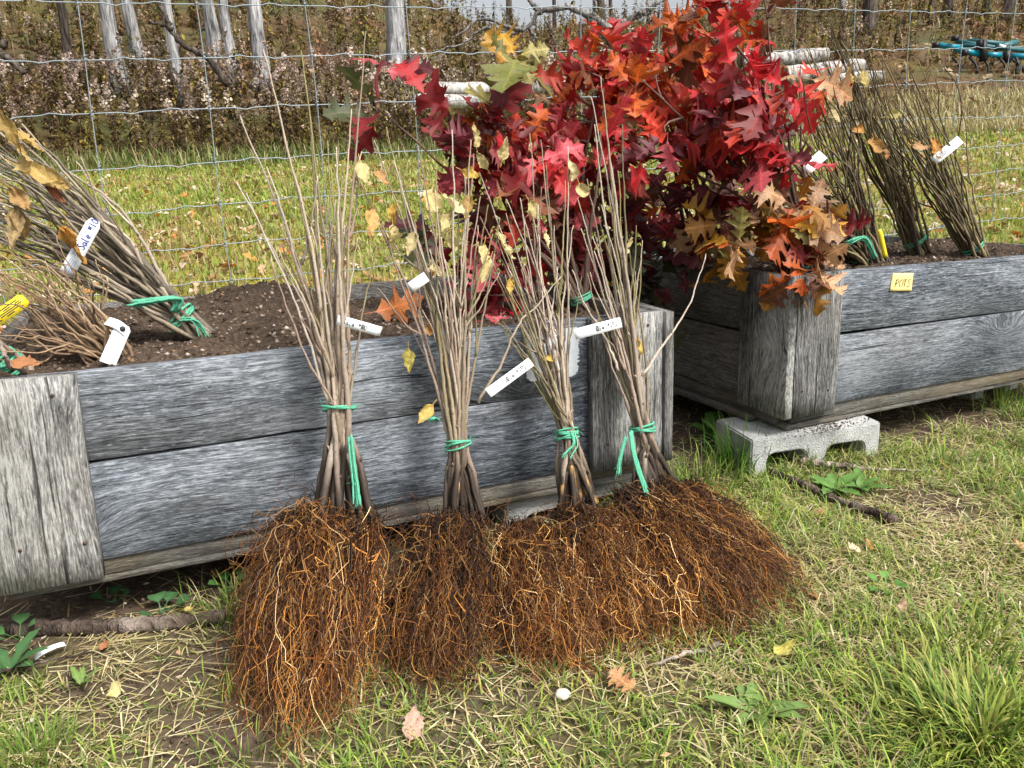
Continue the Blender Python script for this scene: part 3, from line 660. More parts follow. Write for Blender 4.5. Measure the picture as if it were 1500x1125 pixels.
# ------------------------------------------------------------------ wire fence
FY = 2.60
fence = empty('wire_fence', (1.5, FY, 0), 'galvanised woven wire mesh fence running behind both planters', 'fence')
wz = [H + q for q in (.72, .58, .44, .30, .158, .012, -.108, -.229, -.34, -.45)]
xs_st = -.1 + .3048 * np.arange(-6, 22)
def wire_z(x, z0): return z0 + .02 * x
for j, z0 in enumerate(wz):
    x = np.arange(xs_st[0] - .1, xs_st[-1] + .1, .0160)
    ph = ((x - xs_st[0]) / .3048) % 1.0
    cr_ = .006 * (np.exp(-((ph - .33) / .055) ** 2) - np.exp(-((ph - .67) / .055) ** 2)) * (1 if j % 2 else -1)
    sag = .004 * np.sin(x * 2.1 + j * 1.7) + (.005 * np.sin(x * 5 + j) if j > 4 else 0)
    P = np.stack([x, FY + .004 * np.sin(x * 7 + j), wire_z(x, z0) + cr_ + sag], -1)
    V, fl = tube1(P, .0016 if 0 < j < 9 else .0020, 5); build('line_wire', V, fl, M_WIRE, fence)
kn = []
for i, xs_ in enumerate(xs_st):
    zt = np.linspace(wz[0], wz[-1], 40)
    P = np.stack([xs_ + .006 * np.sin(zt * 6 + i) + .012 * (zt - .8) * math.sin(i * 2.3), np.full(40, FY - .004), wire_z(xs_, zt)], -1)
    V, fl = tube1(P, .0015, 5); build('stay_wire', V, fl, M_WIRE, fence)
    for z0 in wz:
        c = np.array([np.interp(-z0, -zt, P[:, 0]), FY - .002, wire_z(xs_, z0) + .004 * math.sin(xs_ * 2.1)])
        a = np.linspace(0, 4 * math.pi, 14); K = c + np.stack([.0045 * np.cos(a), .0045 * np.sin(a), np.linspace(-.010, .010, 14)], -1)
        kn.append(tube1(K, .0015, 4, False))
V, fl, _ = merge(kn); kk = build('knots', V, fl, M_WIRE, fence); kk['kind'] = 'stuff'
for xp in (-1.9, 6.2):
    V, fl = tube1(np.array([[xp, FY + .06, -.3], [xp, FY + .06, .9], [xp, FY + .06, 1.75]]), [.06, .058, .055], 14); build('fence_post', V, fl, M_POST, fence)

# ------------------------------------------------------------------ planter boxes
def plank(parent, name, a, b_, wdir, w, t, mat, seed=0, wob=.0009):
    """board from a to b (centre line), width along wdir"""
    a = np.asarray(a, float); b_ = np.asarray(b_, float); ax = nrm(b_ - a); wd = np.asarray(wdir, float); wd = nrm(wd - ax * ax.dot(wd)); nn_ = np.cross(ax, wd)
    L = np.linalg.norm(b_ - a); r_ = np.random.default_rng(9000 + seed); n = max(6, int(L / .05)); bv = .0013
    xs = np.linspace(-L / 2, L / 2, n); w2, t2 = w / 2, t / 2
    sec = np.array([[-w2 + bv, -t2], [w2 - bv, -t2], [w2, -t2 + bv], [w2, t2 - bv], [w2 - bv, t2], [-w2 + bv, t2], [-w2, t2 - bv], [-w2, -t2 + bv]])
    ew = np.cumsum(r_.normal(0, wob * .6, (n, 2)), 0); ew -= np.linspace(0, 1, n)[:, None] * ew[-1]
    V = np.zeros((n, 8, 3)); V[:, :, 0] = xs[:, None]; V[:, :, 1] = sec[None, :, 0]; V[:, :, 2] = sec[None, :, 1]
    V[:, [1, 2, 3, 4], 1] += ew[:, :1]; V[:, [0, 5, 6, 7], 1] += ew[:, 1:]
    V[:, :, 1:] += r_.normal(0, wob * .35, (n, 8, 2)); V[[0, -1], :, 0] += r_.normal(0, wob, (2, 8))
    V[0, :, 0] += bv * .3
    id_ = np.arange(n * 8).reshape(n, 8); i0, i1 = id_[:-1], id_[1:]
    F_ = np.stack([i0, np.roll(i0, -1, 1), np.roll(i1, -1, 1), i1], -1).reshape(-1, 4)
    o = build(name, V.reshape(-1, 3), [F_[:, ::-1], id_[0].reshape(1, 8), id_[-1, ::-1].reshape(1, 8)], mat, None, None, False)
    c = (a + b_) / 2
    Mx = Matrix(((ax[0], wd[0], nn_[0], c[0]), (ax[1], wd[1], nn_[1], c[1]), (ax[2], wd[2], nn_[2], c[2]), (0, 0, 0, 1)))
    o.parent = parent; o.matrix_parent_inverse = Matrix.Translation(parent.location).inverted(); o.matrix_basis = Mx
    return o
def planter(x0, x1, yf, depth, ztop0, ztop1, zbot0, zbot1, zb0, zb1, label, postl, postr, sidemat, backdrop, seed):
    e = empty('planter_box', ((x0 + x1) / 2, yf + depth / 2, 0), label, 'planter', 'weathered wooden planter boxes')
    up = (0, 0, 1); T_ = .024; yb = yf + depth
    def zt(x): return ztop0 + (ztop1 - ztop0) * (x - x0) / (x1 - x0)
    def zo(x): return zbot0 + (zbot1 - zbot0) * (x - x0) / (x1 - x0)
    def zB(x): return zb0 + (zb1 - zb0) * (x - x0) / (x1 - x0)
    hh = ztop0 - zbot0; wa = hh * .455; wb = hh * .545 - .009
    s = seed
    # front boards sit behind the posts
    yc = yf + .012
    a0, a1 = x0 + .012, x1 - .012
    plank(e, 'plank', (a0, yc, zt(a0) - wa / 2), (a1, yc, zt(a1) - wa / 2), up, wa, T_, M_WOOD, s + 1)
    plank(e, 'plank', (a0, yc, zo(a0) + wb / 2), (a1, yc, zo(a1) + wb / 2), up, wb, T_, M_WOOD, s + 2)
    # back boards
    ybk = yb - .012
    for k_, (z_, w_) in enumerate(((1, wa), (0, wb))):
        f = (lambda x: zt(x) - wa / 2 - backdrop) if z_ else (lambda x: zo(x) + wb / 2 - backdrop)
        plank(e, 'plank', (a0, ybk, f(a0)), (a1, ybk, f(a1)), up, w_, T_, M_SIDE if seed < 50 else M_WOOD, s + 3 + k_)
    # end boards
    for k_, x in enumerate((x0 + .012, x1 - .012)):
        yy0, yy1 = yf + .0265, yb - .0265
        plank(e, 'plank', (x, yy0, zt(x) - wa / 2 - .004), (x, yy1, zt(x) - wa / 2 - backdrop), up, wa, T_, sidemat, s + 5 + k_)
        plank(e, 'plank', (x, yy0, zo(x) + wb / 2 - .004), (x, yy1, zo(x) + wb / 2 - backdrop), up, wb, T_, sidemat, s + 7 + k_)
    # corner post boards, proud of the face
    for (xa, xb, sk, zext) in (postl, postr):
        xm = (xa + xb) / 2
        p = plank(e, 'post_board', (xm - sk, yf - .0125, zo(xm) - zext), (xm + sk * .3, yf - .0125, zt(xm) + .003), (-1, 0, 0), xb - xa, T_, M_POST, s + 10 + int(xm * 10))
        for dx, dz in ((.3, .05), (-.3, .06), (.28, .33), (-.32, .32)):
            q = np.array([xm + dx * (xb - xa), yf - .0255, zo(xm) + dz]); V, fl = tube1(np.array([q + [0, .002, 0], q - [0, .0012, 0]]), .0032, 8); nl_ = build('nail', V, fl, M_NAIL, None)
            nl_.parent = e; nl_.matrix_parent_inverse = Matrix.Translation(e.location).inverted()
    for xx, sg in ((x0, -1), (x1, 1)):
        plank(e, 'post_board', (xx + sg * .0125, yf + .07, zo(xx) - .012), (xx + sg * .0125, yf + .07, zt(xx) + .002), (0, 1, 0), .19, T_, M_POST if sg < 0 else M_SIDE, s + 20 + sg)
    # pallet base
    for (pa, pb) in (((x0 + .03, yf + .022), (x1 - .03, yf + .022)), ((x0 + .03, yb - .03), (x1 - .03, yb - .03))):
        hgt = zo(x0) - zB(x0)
        plank(e, 'base_rail', (pa[0], pa[1], (zo(pa[0]) + zB(pa[0])) / 2 + .006), (pb[0], pb[1], (zo(pb[0]) + zB(pb[0])) / 2 + .006), up, hgt + .01, .03, M_BASE, s + 30)
    plank(e, 'base_board', (x0 + .02, yf + .06, zB(x0) - .006), (x1 - .02, yf + .06, zB(x1) - .006), (0, 1, 0), .10, .016, M_BASE, s + 31)
    for xx in (x0 + .02, x1 - .02):
        plank(e, 'base_rail', (xx, yf + .04, (zo(xx) + zB(xx)) / 2 + .002), (xx, yb - .05, (zo(xx) + zB(xx)) / 2 - backdrop), up, zo(x0) - zB(x0) + .008, .034, M_BASE, s + 32)
    plank(e, 'base_board', (x0 + .02, yf + .12, zB(x0) - .006), (x0 + .02, yb - .05, zB(x0) - .006 - backdrop), (1, 0, 0), .07, .016, M_BASE, s + 33)
    plank(e, 'floor_board', (x0 + .05, (yf + yb) / 2, zo(x0) + .012), (x1 - .05, (yf + yb) / 2, zo(x1) + .012), (0, 1, 0), depth - .12, .02, M_BASE, s + 34)
    return e, zt
LX0, LX1, LY, LD = -.345, 1.055, 1.57, .95
boxL, ztL = planter(LX0, LX1, LY, LD, .510, .478, .148, .124, .113, .082, 'left weathered grey plank planter on blocks behind the four leaning bundles', (-.325, -.158, .012, .022), (.862, 1.050, 0, .004), M_SIDE, .015, 0)
RX0, RX1, RY, RD = 1.458, 2.72, 1.58, .90
boxR, ztR = planter(RX0, RX1, RY, RD, .522, .488, .162, .142, .118, .108, 'right weathered grey plank planter wearing the small yellow note', (1.460, 1.607, 0, .012), (2.56, 2.715, 0, .02), M_SIDE, .02, 60)
# worn brush stroke of white paint on the left planter
r_ = np.random.default_rng(4)
pa = at_y(772, 487, LY - .001); pb = at_y(848, 478, LY - .001); pc = at_y(846, 550, LY - .001); pd = at_y(770, 560, LY - .001)
n = 60; rows = []
for i in range(n):
    t = i / (n - 1); l = pa * (1 - t) + pd * t; r = pb * (1 - t) + pc * t
    j0, j1 = r_.normal(0, .0022, 2); inset = .012 * max(0, (t - .82) / .18) ** 2 + .006 * max(0, (.1 - t) / .1)
    rows.append([l + [j0 + inset, 0, 0], r + [j1 - inset, 0, 0]])
V = np.array(rows); V[:, :, 1] = LY - .0022; V = V.reshape(-1, 3); id_ = np.arange(2 * n).reshape(n, 2)
p_ = build('paint_patch', V, np.stack([id_[:-1, 0], id_[1:, 0], id_[1:, 1], id_[:-1, 1]], -1), M_WHITE, boxL); p_['label'] = 'worn white painted patch on the front planks'
p_.data.polygons.foreach_set('use_smooth', np.zeros(len(p_.data.polygons), bool))

# soil
def soil(parent, x0, x1, y0, y1, ztf, mounds, seed, drop=.012):
    nx, ny = 230, 150
    X, Y = np.meshgrid(np.linspace(x0, x1, nx), np.linspace(y0, y1, ny), indexing='ij')
    Z = ztf(X) - drop - .012 + .03 * (fbm(X, Y, 7, seed) - .5) + .030 * (fbm(X, Y, 30, seed + 1, 3) - .5) + .018 * np.maximum(fbm(X, Y, 75, seed + 2, 2) - .5, -.1)
    for mx_, my_, rx, ry, hgt in mounds: Z = Z + hgt * np.exp(-((X - mx_) / rx) ** 2 - ((Y - my_) / ry) ** 2)
    edge = np.minimum(np.minimum(X - x0, x1 - X), np.minimum(Y - y0, y1 - Y)); Z = Z - .012 * sstep(.03, 0, edge)
    a_ = fbm(X, Y, 4, seed + 5); spk = vnoise(X, Y, 160, seed + 6)
    c = np.stack([.040 + .045 * a_, .029 + .032 * a_, .021 + .023 * a_], -1) * (.45 + 1.1 * spk[..., None])
    wh = (vnoise(X, Y, 120, seed + 9) > .93); c[wh] = (.36, .30, .25)
    id_ = np.arange(nx * ny).reshape(nx, ny)
    build('soil', np.stack([X, Y, Z], -1).reshape(-1, 3), np.stack([id_[:-1, :-1], id_[1:, :-1], id_[1:, 1:], id_[:-1, 1:]], -1).reshape(-1, 4), M_SOIL, parent, c.reshape(-1, 3))
    # clods and bark crumbs
    m_ = 5200; ii = rng.integers(2, nx - 2, m_); jj = rng.integers(2, ny - 2, m_); c0 = np.stack([X[ii, jj], Y[ii, jj], Z[ii, jj]], -1)
    s_ = rng.uniform(.0015, .0075, m_) * (rng.random(m_) ** 1.2 + .35)
    oc = np.array([[1, 0, 0], [-1, 0, 0], [0, 1, 0], [0, -1, 0], [0, 0, 1], [0, 0, -1]]) * np.array([1, .8, .7])
    V = c0[:, None] + (oc[None] * rng.uniform(.5, 1.3, (m_, 6, 1))) * s_[:, None, None] + [0, 0, .001]
    tf = np.array([[0, 2, 4], [2, 1, 4], [1, 3, 4], [3, 0, 4], [2, 0, 5], [1, 2, 5], [3, 1, 5], [0, 3, 5]])
    F_ = (tf[None] + (np.arange(m_) * 6)[:, None, None]).reshape(-1, 3)
    cc = np.repeat(pick([(.09, .065, .05), (.06, .042, .03), (.16, .12, .09), (.34, .29, .25), (.20, .13, .08)], m_, [.35, .25, .22, .08, .10]), 6, 0)
    o = build('soil_crumbs', V.reshape(-1, 3), F_, M_SOIL, parent, cc, False); o['kind'] = 'stuff'
    def h(x, y):
        i = int(np.clip((x - x0) / (x1 - x0) * (nx - 1), 0, nx - 1)); j = int(np.clip((y - y0) / (y1 - y0) * (ny - 1), 0, ny - 1)); return float(Z[i, j])
    return h
pm = at_z(385, 440, .49); pm2 = at_z(215, 510, .49)
soilL = soil(boxL, LX0 + .02, LX1 - .02, LY + .022, LY + LD - .022, ztL, [(pm[0], pm[1] + .05, .17, .15, .065), (pm2[0], pm2[1], .10, .07, .016), (-.2, 1.8, .2, .2, -.012), (.75, 1.95, .25, .3, -.03), (.75, 2.4, .35, .25, -.05)], 200)
soilR = soil(boxR, RX0 + .02, RX1 - .02, RY + .022, RY + RD - .022, lambda X: ztR(X) - .01 * 0, [(2.45, 1.95, .2, .2, .03), (1.9, 1.9, .2, .2, .01), (2.2, 2.45, .7, .22, -.07)], 300)

# yellow note
nc = [at_y(u, v, RY - .0006) for u, v in ((1308, 400), (1338, 400), (1334, 426), (1302, 426))]
V = []
for i in range(7):
    for j in range(7):
        a, b_ = i / 6, j / 6; p = (nc[0] * (1 - a) + nc[1] * a) * (1 - b_) + (nc[3] * (1 - a) + nc[2] * a) * b_; p[1] -= .003 * b_ ** 2 + .0008 + .001 * math.sin(a * 4) * b_; V.append(p)
id_ = np.arange(49).reshape(7, 7)
note = empty('sticky_note', nc[3], 'yellow paper note reading POTS stuck on the right planter', 'note')
ob = build('paper', V, np.stack([id_[:-1, :-1], id_[:-1, 1:], id_[1:, 1:], id_[1:, :-1]], -1).reshape(-1, 4), M_NOTE, note)
sm = ob.modifiers.new('s', 'SOLIDIFY'); sm.thickness = .0004; sm.offset = -1
GLY = {'P': [[(0, 0), (.05, .5), (.12, 1), (.55, .98), (.7, .78), (.5, .56), (.08, .48)]], 'O': [[(.45, 1), (.1, .75), (.05, .35), (.35, 0), (.75, .2), (.85, .7), (.45, 1)]],
       'T': [[(0, .95), (.9, 1)], [(.45, .97), (.35, 0)]], 'S': [[(.8, .95), (.45, 1), (.25, .78), (.5, .52), (.65, .25), (.4, .02), (.05, .1)]],
       'a': [[(.6, .5), (.25, .5), (.1, .2), (.35, 0), (.6, .25), (.62, .5), (.7, 0)]], 'l': [[(.3, 1), (.25, 0), (.45, .05)]], 'e': [[(.1, .28), (.6, .32), (.45, .55), (.15, .4), (.15, .1), (.6, .08)]],
       '#': [[(.3, .9), (.2, .4)], [(.6, .9), (.5, .4)], [(.1, .75), (.75, .78)], [(.08, .55), (.7, .58)]], '1': [[(.4, 1), (.35, 0)]], '0': [[(.4, 1), (.1, .5), (.4, 0), (.7, .5), (.4, 1)]], ' ': []}
def lettering(text, origin, right, up, nrmv, hgt, adv, rad, mat, parent):
    right = nrm(right); up = nrm(up); parts = []
    for i, ch in enumerate(text):
        for st in GLY[ch]:
            P = np.array([origin + right * ((i * adv + x * .72) * hgt) + up * (y * hgt) + nrmv * .0004 for x, y in st])
            P = spline(P, max(4, len(st) * 3)) if len(st) > 2 else P
            parts.append(tube1(P, rad, 4))
    V, fl, _ = merge(parts); return build('lettering', V, fl, mat, parent)
rt = nc[1] - nc[0]; upv = nc[0] - nc[3]
P0 = nc[3] * .62 + nc[0] * .20 + nc[1] * .02 + nc[2] * .16; P0[1] = RY - .0042
lettering('POTS', P0, rt, upv, np.array([0, -1., 0]), .021, .68, .0008, M_INK, note)

# ------------------------------------------------------------------ concrete blocks
def cblock(x, y, ztop, rot, label, hgt=.15):
    bm = bmesh.new(); L, D = .397, .19
    def loop(pts): 
        vs = [bm.verts.new((px_, 0, pz_)) for px_, pz_ in pts]; return [bm.edges.new((vs[i], vs[(i + 1) % len(vs)])) for i in range(len(vs))]
    ed = loop([(0, 0), (.192, 0), (.193, .018), (.204, .018), (.205, 0), (L, 0), (L, hgt), (.0, hgt)])
    for a, b_ in ((.048, .168), (.230, .350)):
        r = .022; pts = []
        for cx_, cz_, s0 in ((b_ - r, hgt - .046 - r, 0), (a + r, hgt - .046 - r, 90), (a + r, .034 + r, 180), (b_ - r, .034 + r, 270)):
            for q in range(4): an = math.radians(s0 + q * 30); pts.append((cx_ + r * math.cos(an), cz_ + r * math.sin(an)))
        ed += loop(pts)
    bmesh.ops.triangle_fill(bm, use_beauty=True, use_dissolve=False, edges=ed)
    ex = bmesh.ops.extrude_face_region(bm, geom=list(bm.faces))
    bmesh.ops.translate(bm, vec=(0, D, 0), verts=[v for v in ex['geom'] if isinstance(v, bmesh.types.BMVert)])
    bmesh.ops.recalc_face_normals(bm, faces=bm.faces)
    bmesh.ops.bevel(bm, geom=[e_ for e_ in bm.edges if e_.is_manifold and e_.calc_face_angle(0) > 1.2], offset=.004, segments=2, affect='EDGES')
    me = bpy.data.meshes.new('concrete_block'); bm.to_mesh(me); bm.free(); me.materials.append(M_CONC)
    o = link('concrete_block', me); o.location = (x, y, ztop - hgt); o.rotation_euler = (0, 0, rot)
    return tag(o, label, 'concrete block', 'concrete blocks under the planters')
cblock(1.356, 1.585, .0998, math.radians(-8.5), 'hollow grey concrete block under the near corner of the right planter', .152)
cblock(.66, 1.605, .066, math.radians(2), 'grey concrete block under the left planter behind the middle bundles', .13)
cblock(.70, 2.27, .055, math.radians(1), 'shaded concrete block under the far end of the left planter', .13)
cblock(-.33, 2.20, .078, math.radians(1), 'dark shaded concrete block under the far left of the left planter', .13)
cblock(2.42, 1.75, .088, math.radians(2), 'concrete block under the right planter at the far right', .13)
cblock(1.50, 2.25, .06, math.radians(1), 'shaded concrete block under the back of the right planter', .13)
cblock(-.345, 1.66, .094, math.radians(90), 'shaded concrete block under the left end of the left planter', .13) if False else None
# crumbs of soil spilled on the block
m_ = 260; c0 = np.stack([rng.normal(1.60, .06, m_), rng.uniform(1.535, 1.60, m_), np.full(m_, .1005)], -1)
oc = np.array([[1, 0, 0], [-1, 0, 0], [0, 1, 0], [0, -1, 0], [0, 0, 1], [0, 0, -.6]])
V = c0[:, None] + oc[None] * rng.uniform(.4, 1.3, (m_, 6, 1)) * rng.uniform(.0012, .004, (m_, 1, 1)); tf = np.array([[0, 2, 4], [2, 1, 4], [1, 3, 4], [3, 0, 4], [2, 0, 5], [1, 2, 5], [3, 1, 5], [0, 3, 5]])
V[:, :, 2] = np.maximum(V[:, :, 2], .0999)
o = build('spilled_soil', V.reshape(-1, 3), (tf[None] + (np.arange(m_) * 6)[:, None, None]).reshape(-1, 3), M_SOIL, None, np.repeat(pick([(.13, .10, .075), (.09, .07, .05)], m_), 6, 0), False)
kind(o, 'stuff', 'dark soil crumbs spilled on top of the concrete block', 'soil')

# ------------------------------------------------------------------ leaves
def oak_mesh(i):
    r_ = np.random.default_rng(700 + i)
    half = [(0, .004), (.04, .008), (.11, .06), (.17, .15), (.215, .27), (.235, .25), (.26, .285), (.285, .20), (.31, .13), (.35, .115), (.40, .20), (.455, .33), (.50, .45), (.525, .38), (.565, .41), (.56, .29),
            (.57, .18), (.60, .14), (.65, .16), (.71, .26), (.765, .38), (.78, .29), (.825, .29), (.81, .20), (.815, .13), (.86, .15), (.905, .22), (.92, .11), (1.0, .0)]
    n = len(half); hx = np.array([p[0] for p in half]); hy = np.array([p[1] for p in half])
    mx_ = np.linspace(0, 1, n) * .35 + .65 * np.maximum.accumulate(np.clip(hx - .25 * hy, 0, 1)); mx_ = np.maximum.accumulate(mx_); mx_[-1] = .97
    V = []; C = []
    sc = [r_.uniform(.85, 1.15), r_.uniform(.85, 1.15)]
    lob = [1 + .12 * r_.normal(0, 1, n), 1 + .12 * r_.normal(0, 1, n)]
    curl, bend, tw, wavea, wph = r_.uniform(-1.4, 2.6), r_.uniform(-1.5, .7), r_.uniform(-.9, .9), r_.uniform(.03, .09), r_.uniform(0, 6)
    def warp(x, y):
        z = curl * y * y - .10 * abs(y) + bend * x * x * .5 + wavea * math.sin(x * 11 + wph) * (abs(y) * 4) + tw * x * y
        return (x, y, z)
    for s in (1, -1):
        k_ = 0 if s > 0 else 1
        for q in range(n): V.append(warp(hx[q] + .01 * r_.normal(), s * hy[q] * sc[k_] * lob[k_][q])); C.append((.92, .92, .92))
    for q in range(n): V.append(warp(mx_[q], 0)); C.append((1.5, 1.35, 1.3))
    for s in (1, -1):                                 # inner ring halfway, so the rib stays narrow
        k_ = 0 if s > 0 else 1
        for q in range(n): V.append(warp(mx_[q] * .75 + hx[q] * .25, s * min(.035, hy[q] * .5))); C.append((1, 1, 1))
    F_ = []
    for q in range(n - 1):
        for (o_, i_) in ((0, 3 * n), (n, 4 * n)):
            quad1 = [i_ + q, i_ + q + 1, o_ + q + 1, o_ + q]; quad2 = [2 * n + q, 2 * n + q + 1, i_ + q + 1, i_ + q]
            if o_: quad1.reverse(); quad2.reverse()
            F_ += [quad1[::-1], quad2[::-1]]
    V = np.array(V); st = np.array([[-.20, -.006, .0], [-.20, .006, .0], [.02, .006, .0], [.02, -.006, .0]]); o_ = len(V)
    V = np.vstack([V, st]); C += [(1.2, .9, .7)] * 4; F_.append([o_, o_ + 3, o_ + 2, o_ + 1])
    V[:, 0] += .20
    o = build('tmp', V, np.array(F_), M_OAK, None, np.array(C)); me = o.data; bpy.data.objects.remove(o); me.name = 'oak_leaf'
    return me
OAK = [oak_mesh(i) for i in range(22)]
def dry_mesh(i, width=.30, curl0=None):
    r_ = np.random.default_rng(800 + i); n, k_ = 16, 7; width = width * r_.uniform(.7, 1.1)
    curl = r_.uniform(2.0, 5.5) if curl0 is None else curl0; bend = r_.uniform(-1.8, 1.4); tw = r_.uniform(-1, 1); V = []; C = []
    for q in range(n):
        t = q / (n - 1); w = width * (math.sin(math.pi * min(1, t ** .72 * .985 + .01)) ** 1.15) * (1 + .16 * r_.normal()) + .004
        for j in range(-k_ // 2 + 1, k_ // 2 + 1):
            y = j / (k_ // 2) * w; a = curl * y + tw * (t - .3); rr = 1 / max(curl, .3)
            V.append((math.sin(bend * t) / bend if abs(bend) > .05 else t, math.sin(a) * rr - math.sin(tw * (t - .3)) * rr, (1 - math.cos(a)) * rr * .9 + (math.cos(bend * t) - 1) / (bend if abs(bend) > .05 else 1) * .6 + .035 * math.sin(t * 13 + j * 2 + i) + .05 * abs(j) / 3 * math.sin(t * 9 + i * 2 + (2 if j > 0 else 0)) + .022 * r_.normal()))
            C.append((1.15, 1.1, 1) if j == 0 else (.95, .95, .95))
    nn_ = len(V) // n; id_ = np.arange(n * nn_).reshape(n, nn_); V = np.array(V)
    V = np.vstack([V, [[-.25, -.012, 0], [-.25, .012, 0], [.02, .012, 0], [.02, -.012, 0]]]); C += [(1, .8, .6)] * 4; V[:, 0] += .25
    o = build('tmp', V, [np.stack([id_[:-1, :-1], id_[1:, :-1], id_[1:, 1:], id_[:-1, 1:]], -1).reshape(-1, 4), np.arange(n * nn_, n * nn_ + 4).reshape(1, 4)], M_DRY, None, np.array(C)); me = o.data; bpy.data.objects.remove(o); me.name = 'dry_leaf'
    return me
DRYL = [dry_mesh(i) for i in range(8)]; FLATL = [dry_mesh(30 + i, .26, 1.0) for i in range(3)]
def place(me, name, pos, xdir, zdir, size, color, parent=None, wscale=1.0):
    x = nrm(xdir); z = np.asarray(zdir, float); z = z - x * x.dot(z); z = nrm(z); y = np.cross(z, x)
    o = bpy.data.objects.new(name, me); COL.objects.link(o)
    s = size; Mx = Matrix(((x[0] * s, y[0] * s * wscale, z[0] * s, pos[0]), (x[1] * s, y[1] * s * wscale, z[1] * s, pos[1]), (x[2] * s, y[2] * s * wscale, z[2] * s, pos[2]), (0, 0, 0, 1)))
    if parent is not None:
        o.parent = parent; o.matrix_parent_inverse = Matrix.Translation(parent.location).inverted()
    o.matrix_basis = Mx; o.color = (*[float(c) for c in color], 1)
    return o

# ------------------------------------------------------------------ seedling bundles
VIEW = np.array([-cf.x, -cf.y, -cf.z])         # towards the viewer, used only to face tags
def stem_col(n, base, tip, dirt=0.0, scars=None):
    t = np.linspace(0, 1, n)[:, None]; c = np.array(base) * (1 - t) + np.array(tip) * t
    if dirt > 0:
        k_ = sstep(dirt * 1.25, dirt * .45, t); c = c * (1 - k_) + np.array([.035, .024, .017]) * k_
    return c
def make_stem(parent, pts, r0, r1, base, tip, dirt=0, n=30, k_=7, seed=0, buds=True, kink=.004):
    r_ = np.random.default_rng(seed)
    P = spline(pts, n); L = np.linalg.norm(P[-1] - P[0])
    wob = np.cumsum(r_.normal(0, kink * .35, (n, 3)), 0); wob -= np.linspace(0, 1, n)[:, None] * wob[-1]
    zig = np.zeros((n, 3)); 
    P = P + wob + zig
    t = np.linspace(0, 1, n); R = r0 * (.55 * (1 - t) ** .9 + .45 * (1 - t) ** 2.6) + r1
    R = R * r_.uniform(.92, 1.08, n)
    for q in range(4, n, 4): R[q] *= 1.18
    C = stem_col(n, np.array(base) * r_.uniform(.75, 1.25), np.array(tip) * r_.uniform(.8, 1.2), dirt * r_.uniform(.6, 1.3))
    if dirt > .1 and r_.random() < .22:                      # scuffed bark low on the stem
        q = int(r_.integers(2, 6)); C[q] = np.array([.42, .24, .08]) * r_.uniform(.6, 1.0)
    V, fl = tube1(P, R, k_); C = np.repeat(C, k_, 0); parts = [(V, fl, C)]
    if buds:
        for q in range(6, n - 1, 3):
            if r_.random() < .75:
                d = nrm(nrm(P[q + 1] - P[q]) + nrm(r_.normal(0, 1, 3)) * .8); b0 = P[q]
                Lb = R[q] * r_.uniform(2.0, 3.6) + .001
                vv, ff = tube1(np.array([b0, b0 + d * Lb * .6, b0 + d * Lb]), [R[q] * .55, R[q] * .5, R[q] * .1], 4); parts.append((vv, ff, C[q * k_]))
    V, fl, C = merge(parts); build('stem', V, fl, M_STEM, parent, C); return P
def twine_ring(parent, c, axis, rad, loops=3, seed=0, tails=(), thick=.0022, flat=1.0):
    r_ = np.random.default_rng(seed); ax = nrm(axis); u_ = nrm(np.cross(ax, [0.3, 1, .1])); v_ = np.cross(ax, u_); parts = []
    for l in range(loops):
        a = np.linspace(0, 2 * math.pi, 40); tl = r_.normal(0, .12, 2)
        P = c + ax * ((l - loops / 2) * thick * 1.9) + (u_[None] * np.cos(a)[:, None] + v_[None] * flat * np.sin(a)[:, None]) * (rad * (1 + .04 * np.sin(a * 5 + l)))[:, None] + ax * (rad * (tl[0] * np.cos(a) + tl[1] * np.sin(a)))[:, None]
        parts.append(tube1(P, thick * r_.uniform(1.0, 1.35), 6, False))
    for i in range(14):
        a = r_.uniform(0, 6.28); b0 = c + (u_ * math.cos(a) + v_ * math.sin(a)) * rad; d = nrm(r_.normal(0, 1, 3) + (b0 - c) / rad * .8); q = np.linspace(0, 1, 5)[:, None]
        parts.append(tube1(b0 + d * r_.uniform(.008, .022) * q + r_.normal(0, .0015, (5, 3)) * q, .00035, 3, False))
    V, fl, _ = merge(parts); tw = build('twine', V, fl, M_TWINE, parent)
    for pts, th in tails:
        P = spline(pts, 22); parts = []
        for s_ in range(7):
            off = r_.normal(0, th * .6, (1, 3)); q = np.linspace(0, 1, 22)[:, None]
            parts.append(tube1(P + off * (1 + 1.0 * q ** 3) + r_.normal(0, th * .08, (22, 3)), th * .5 * (1.15 - .5 * q[:, 0] ** 4), 5))
        for s_ in range(26):
            q0 = int(r_.integers(8, 22)); d = nrm((P[-1] - P[-3]) / np.linalg.norm(P[-1] - P[-3]) + r_.normal(0, .45, 3)); q = np.linspace(0, 1, 4)[:, None]
            parts.append(tube1(P[q0] + d * r_.uniform(.004, .016) * q, .0003, 3, False))
        V, fl, _ = merge(parts); build('twine_tail', V, fl, M_TWINE, parent)
    return tw
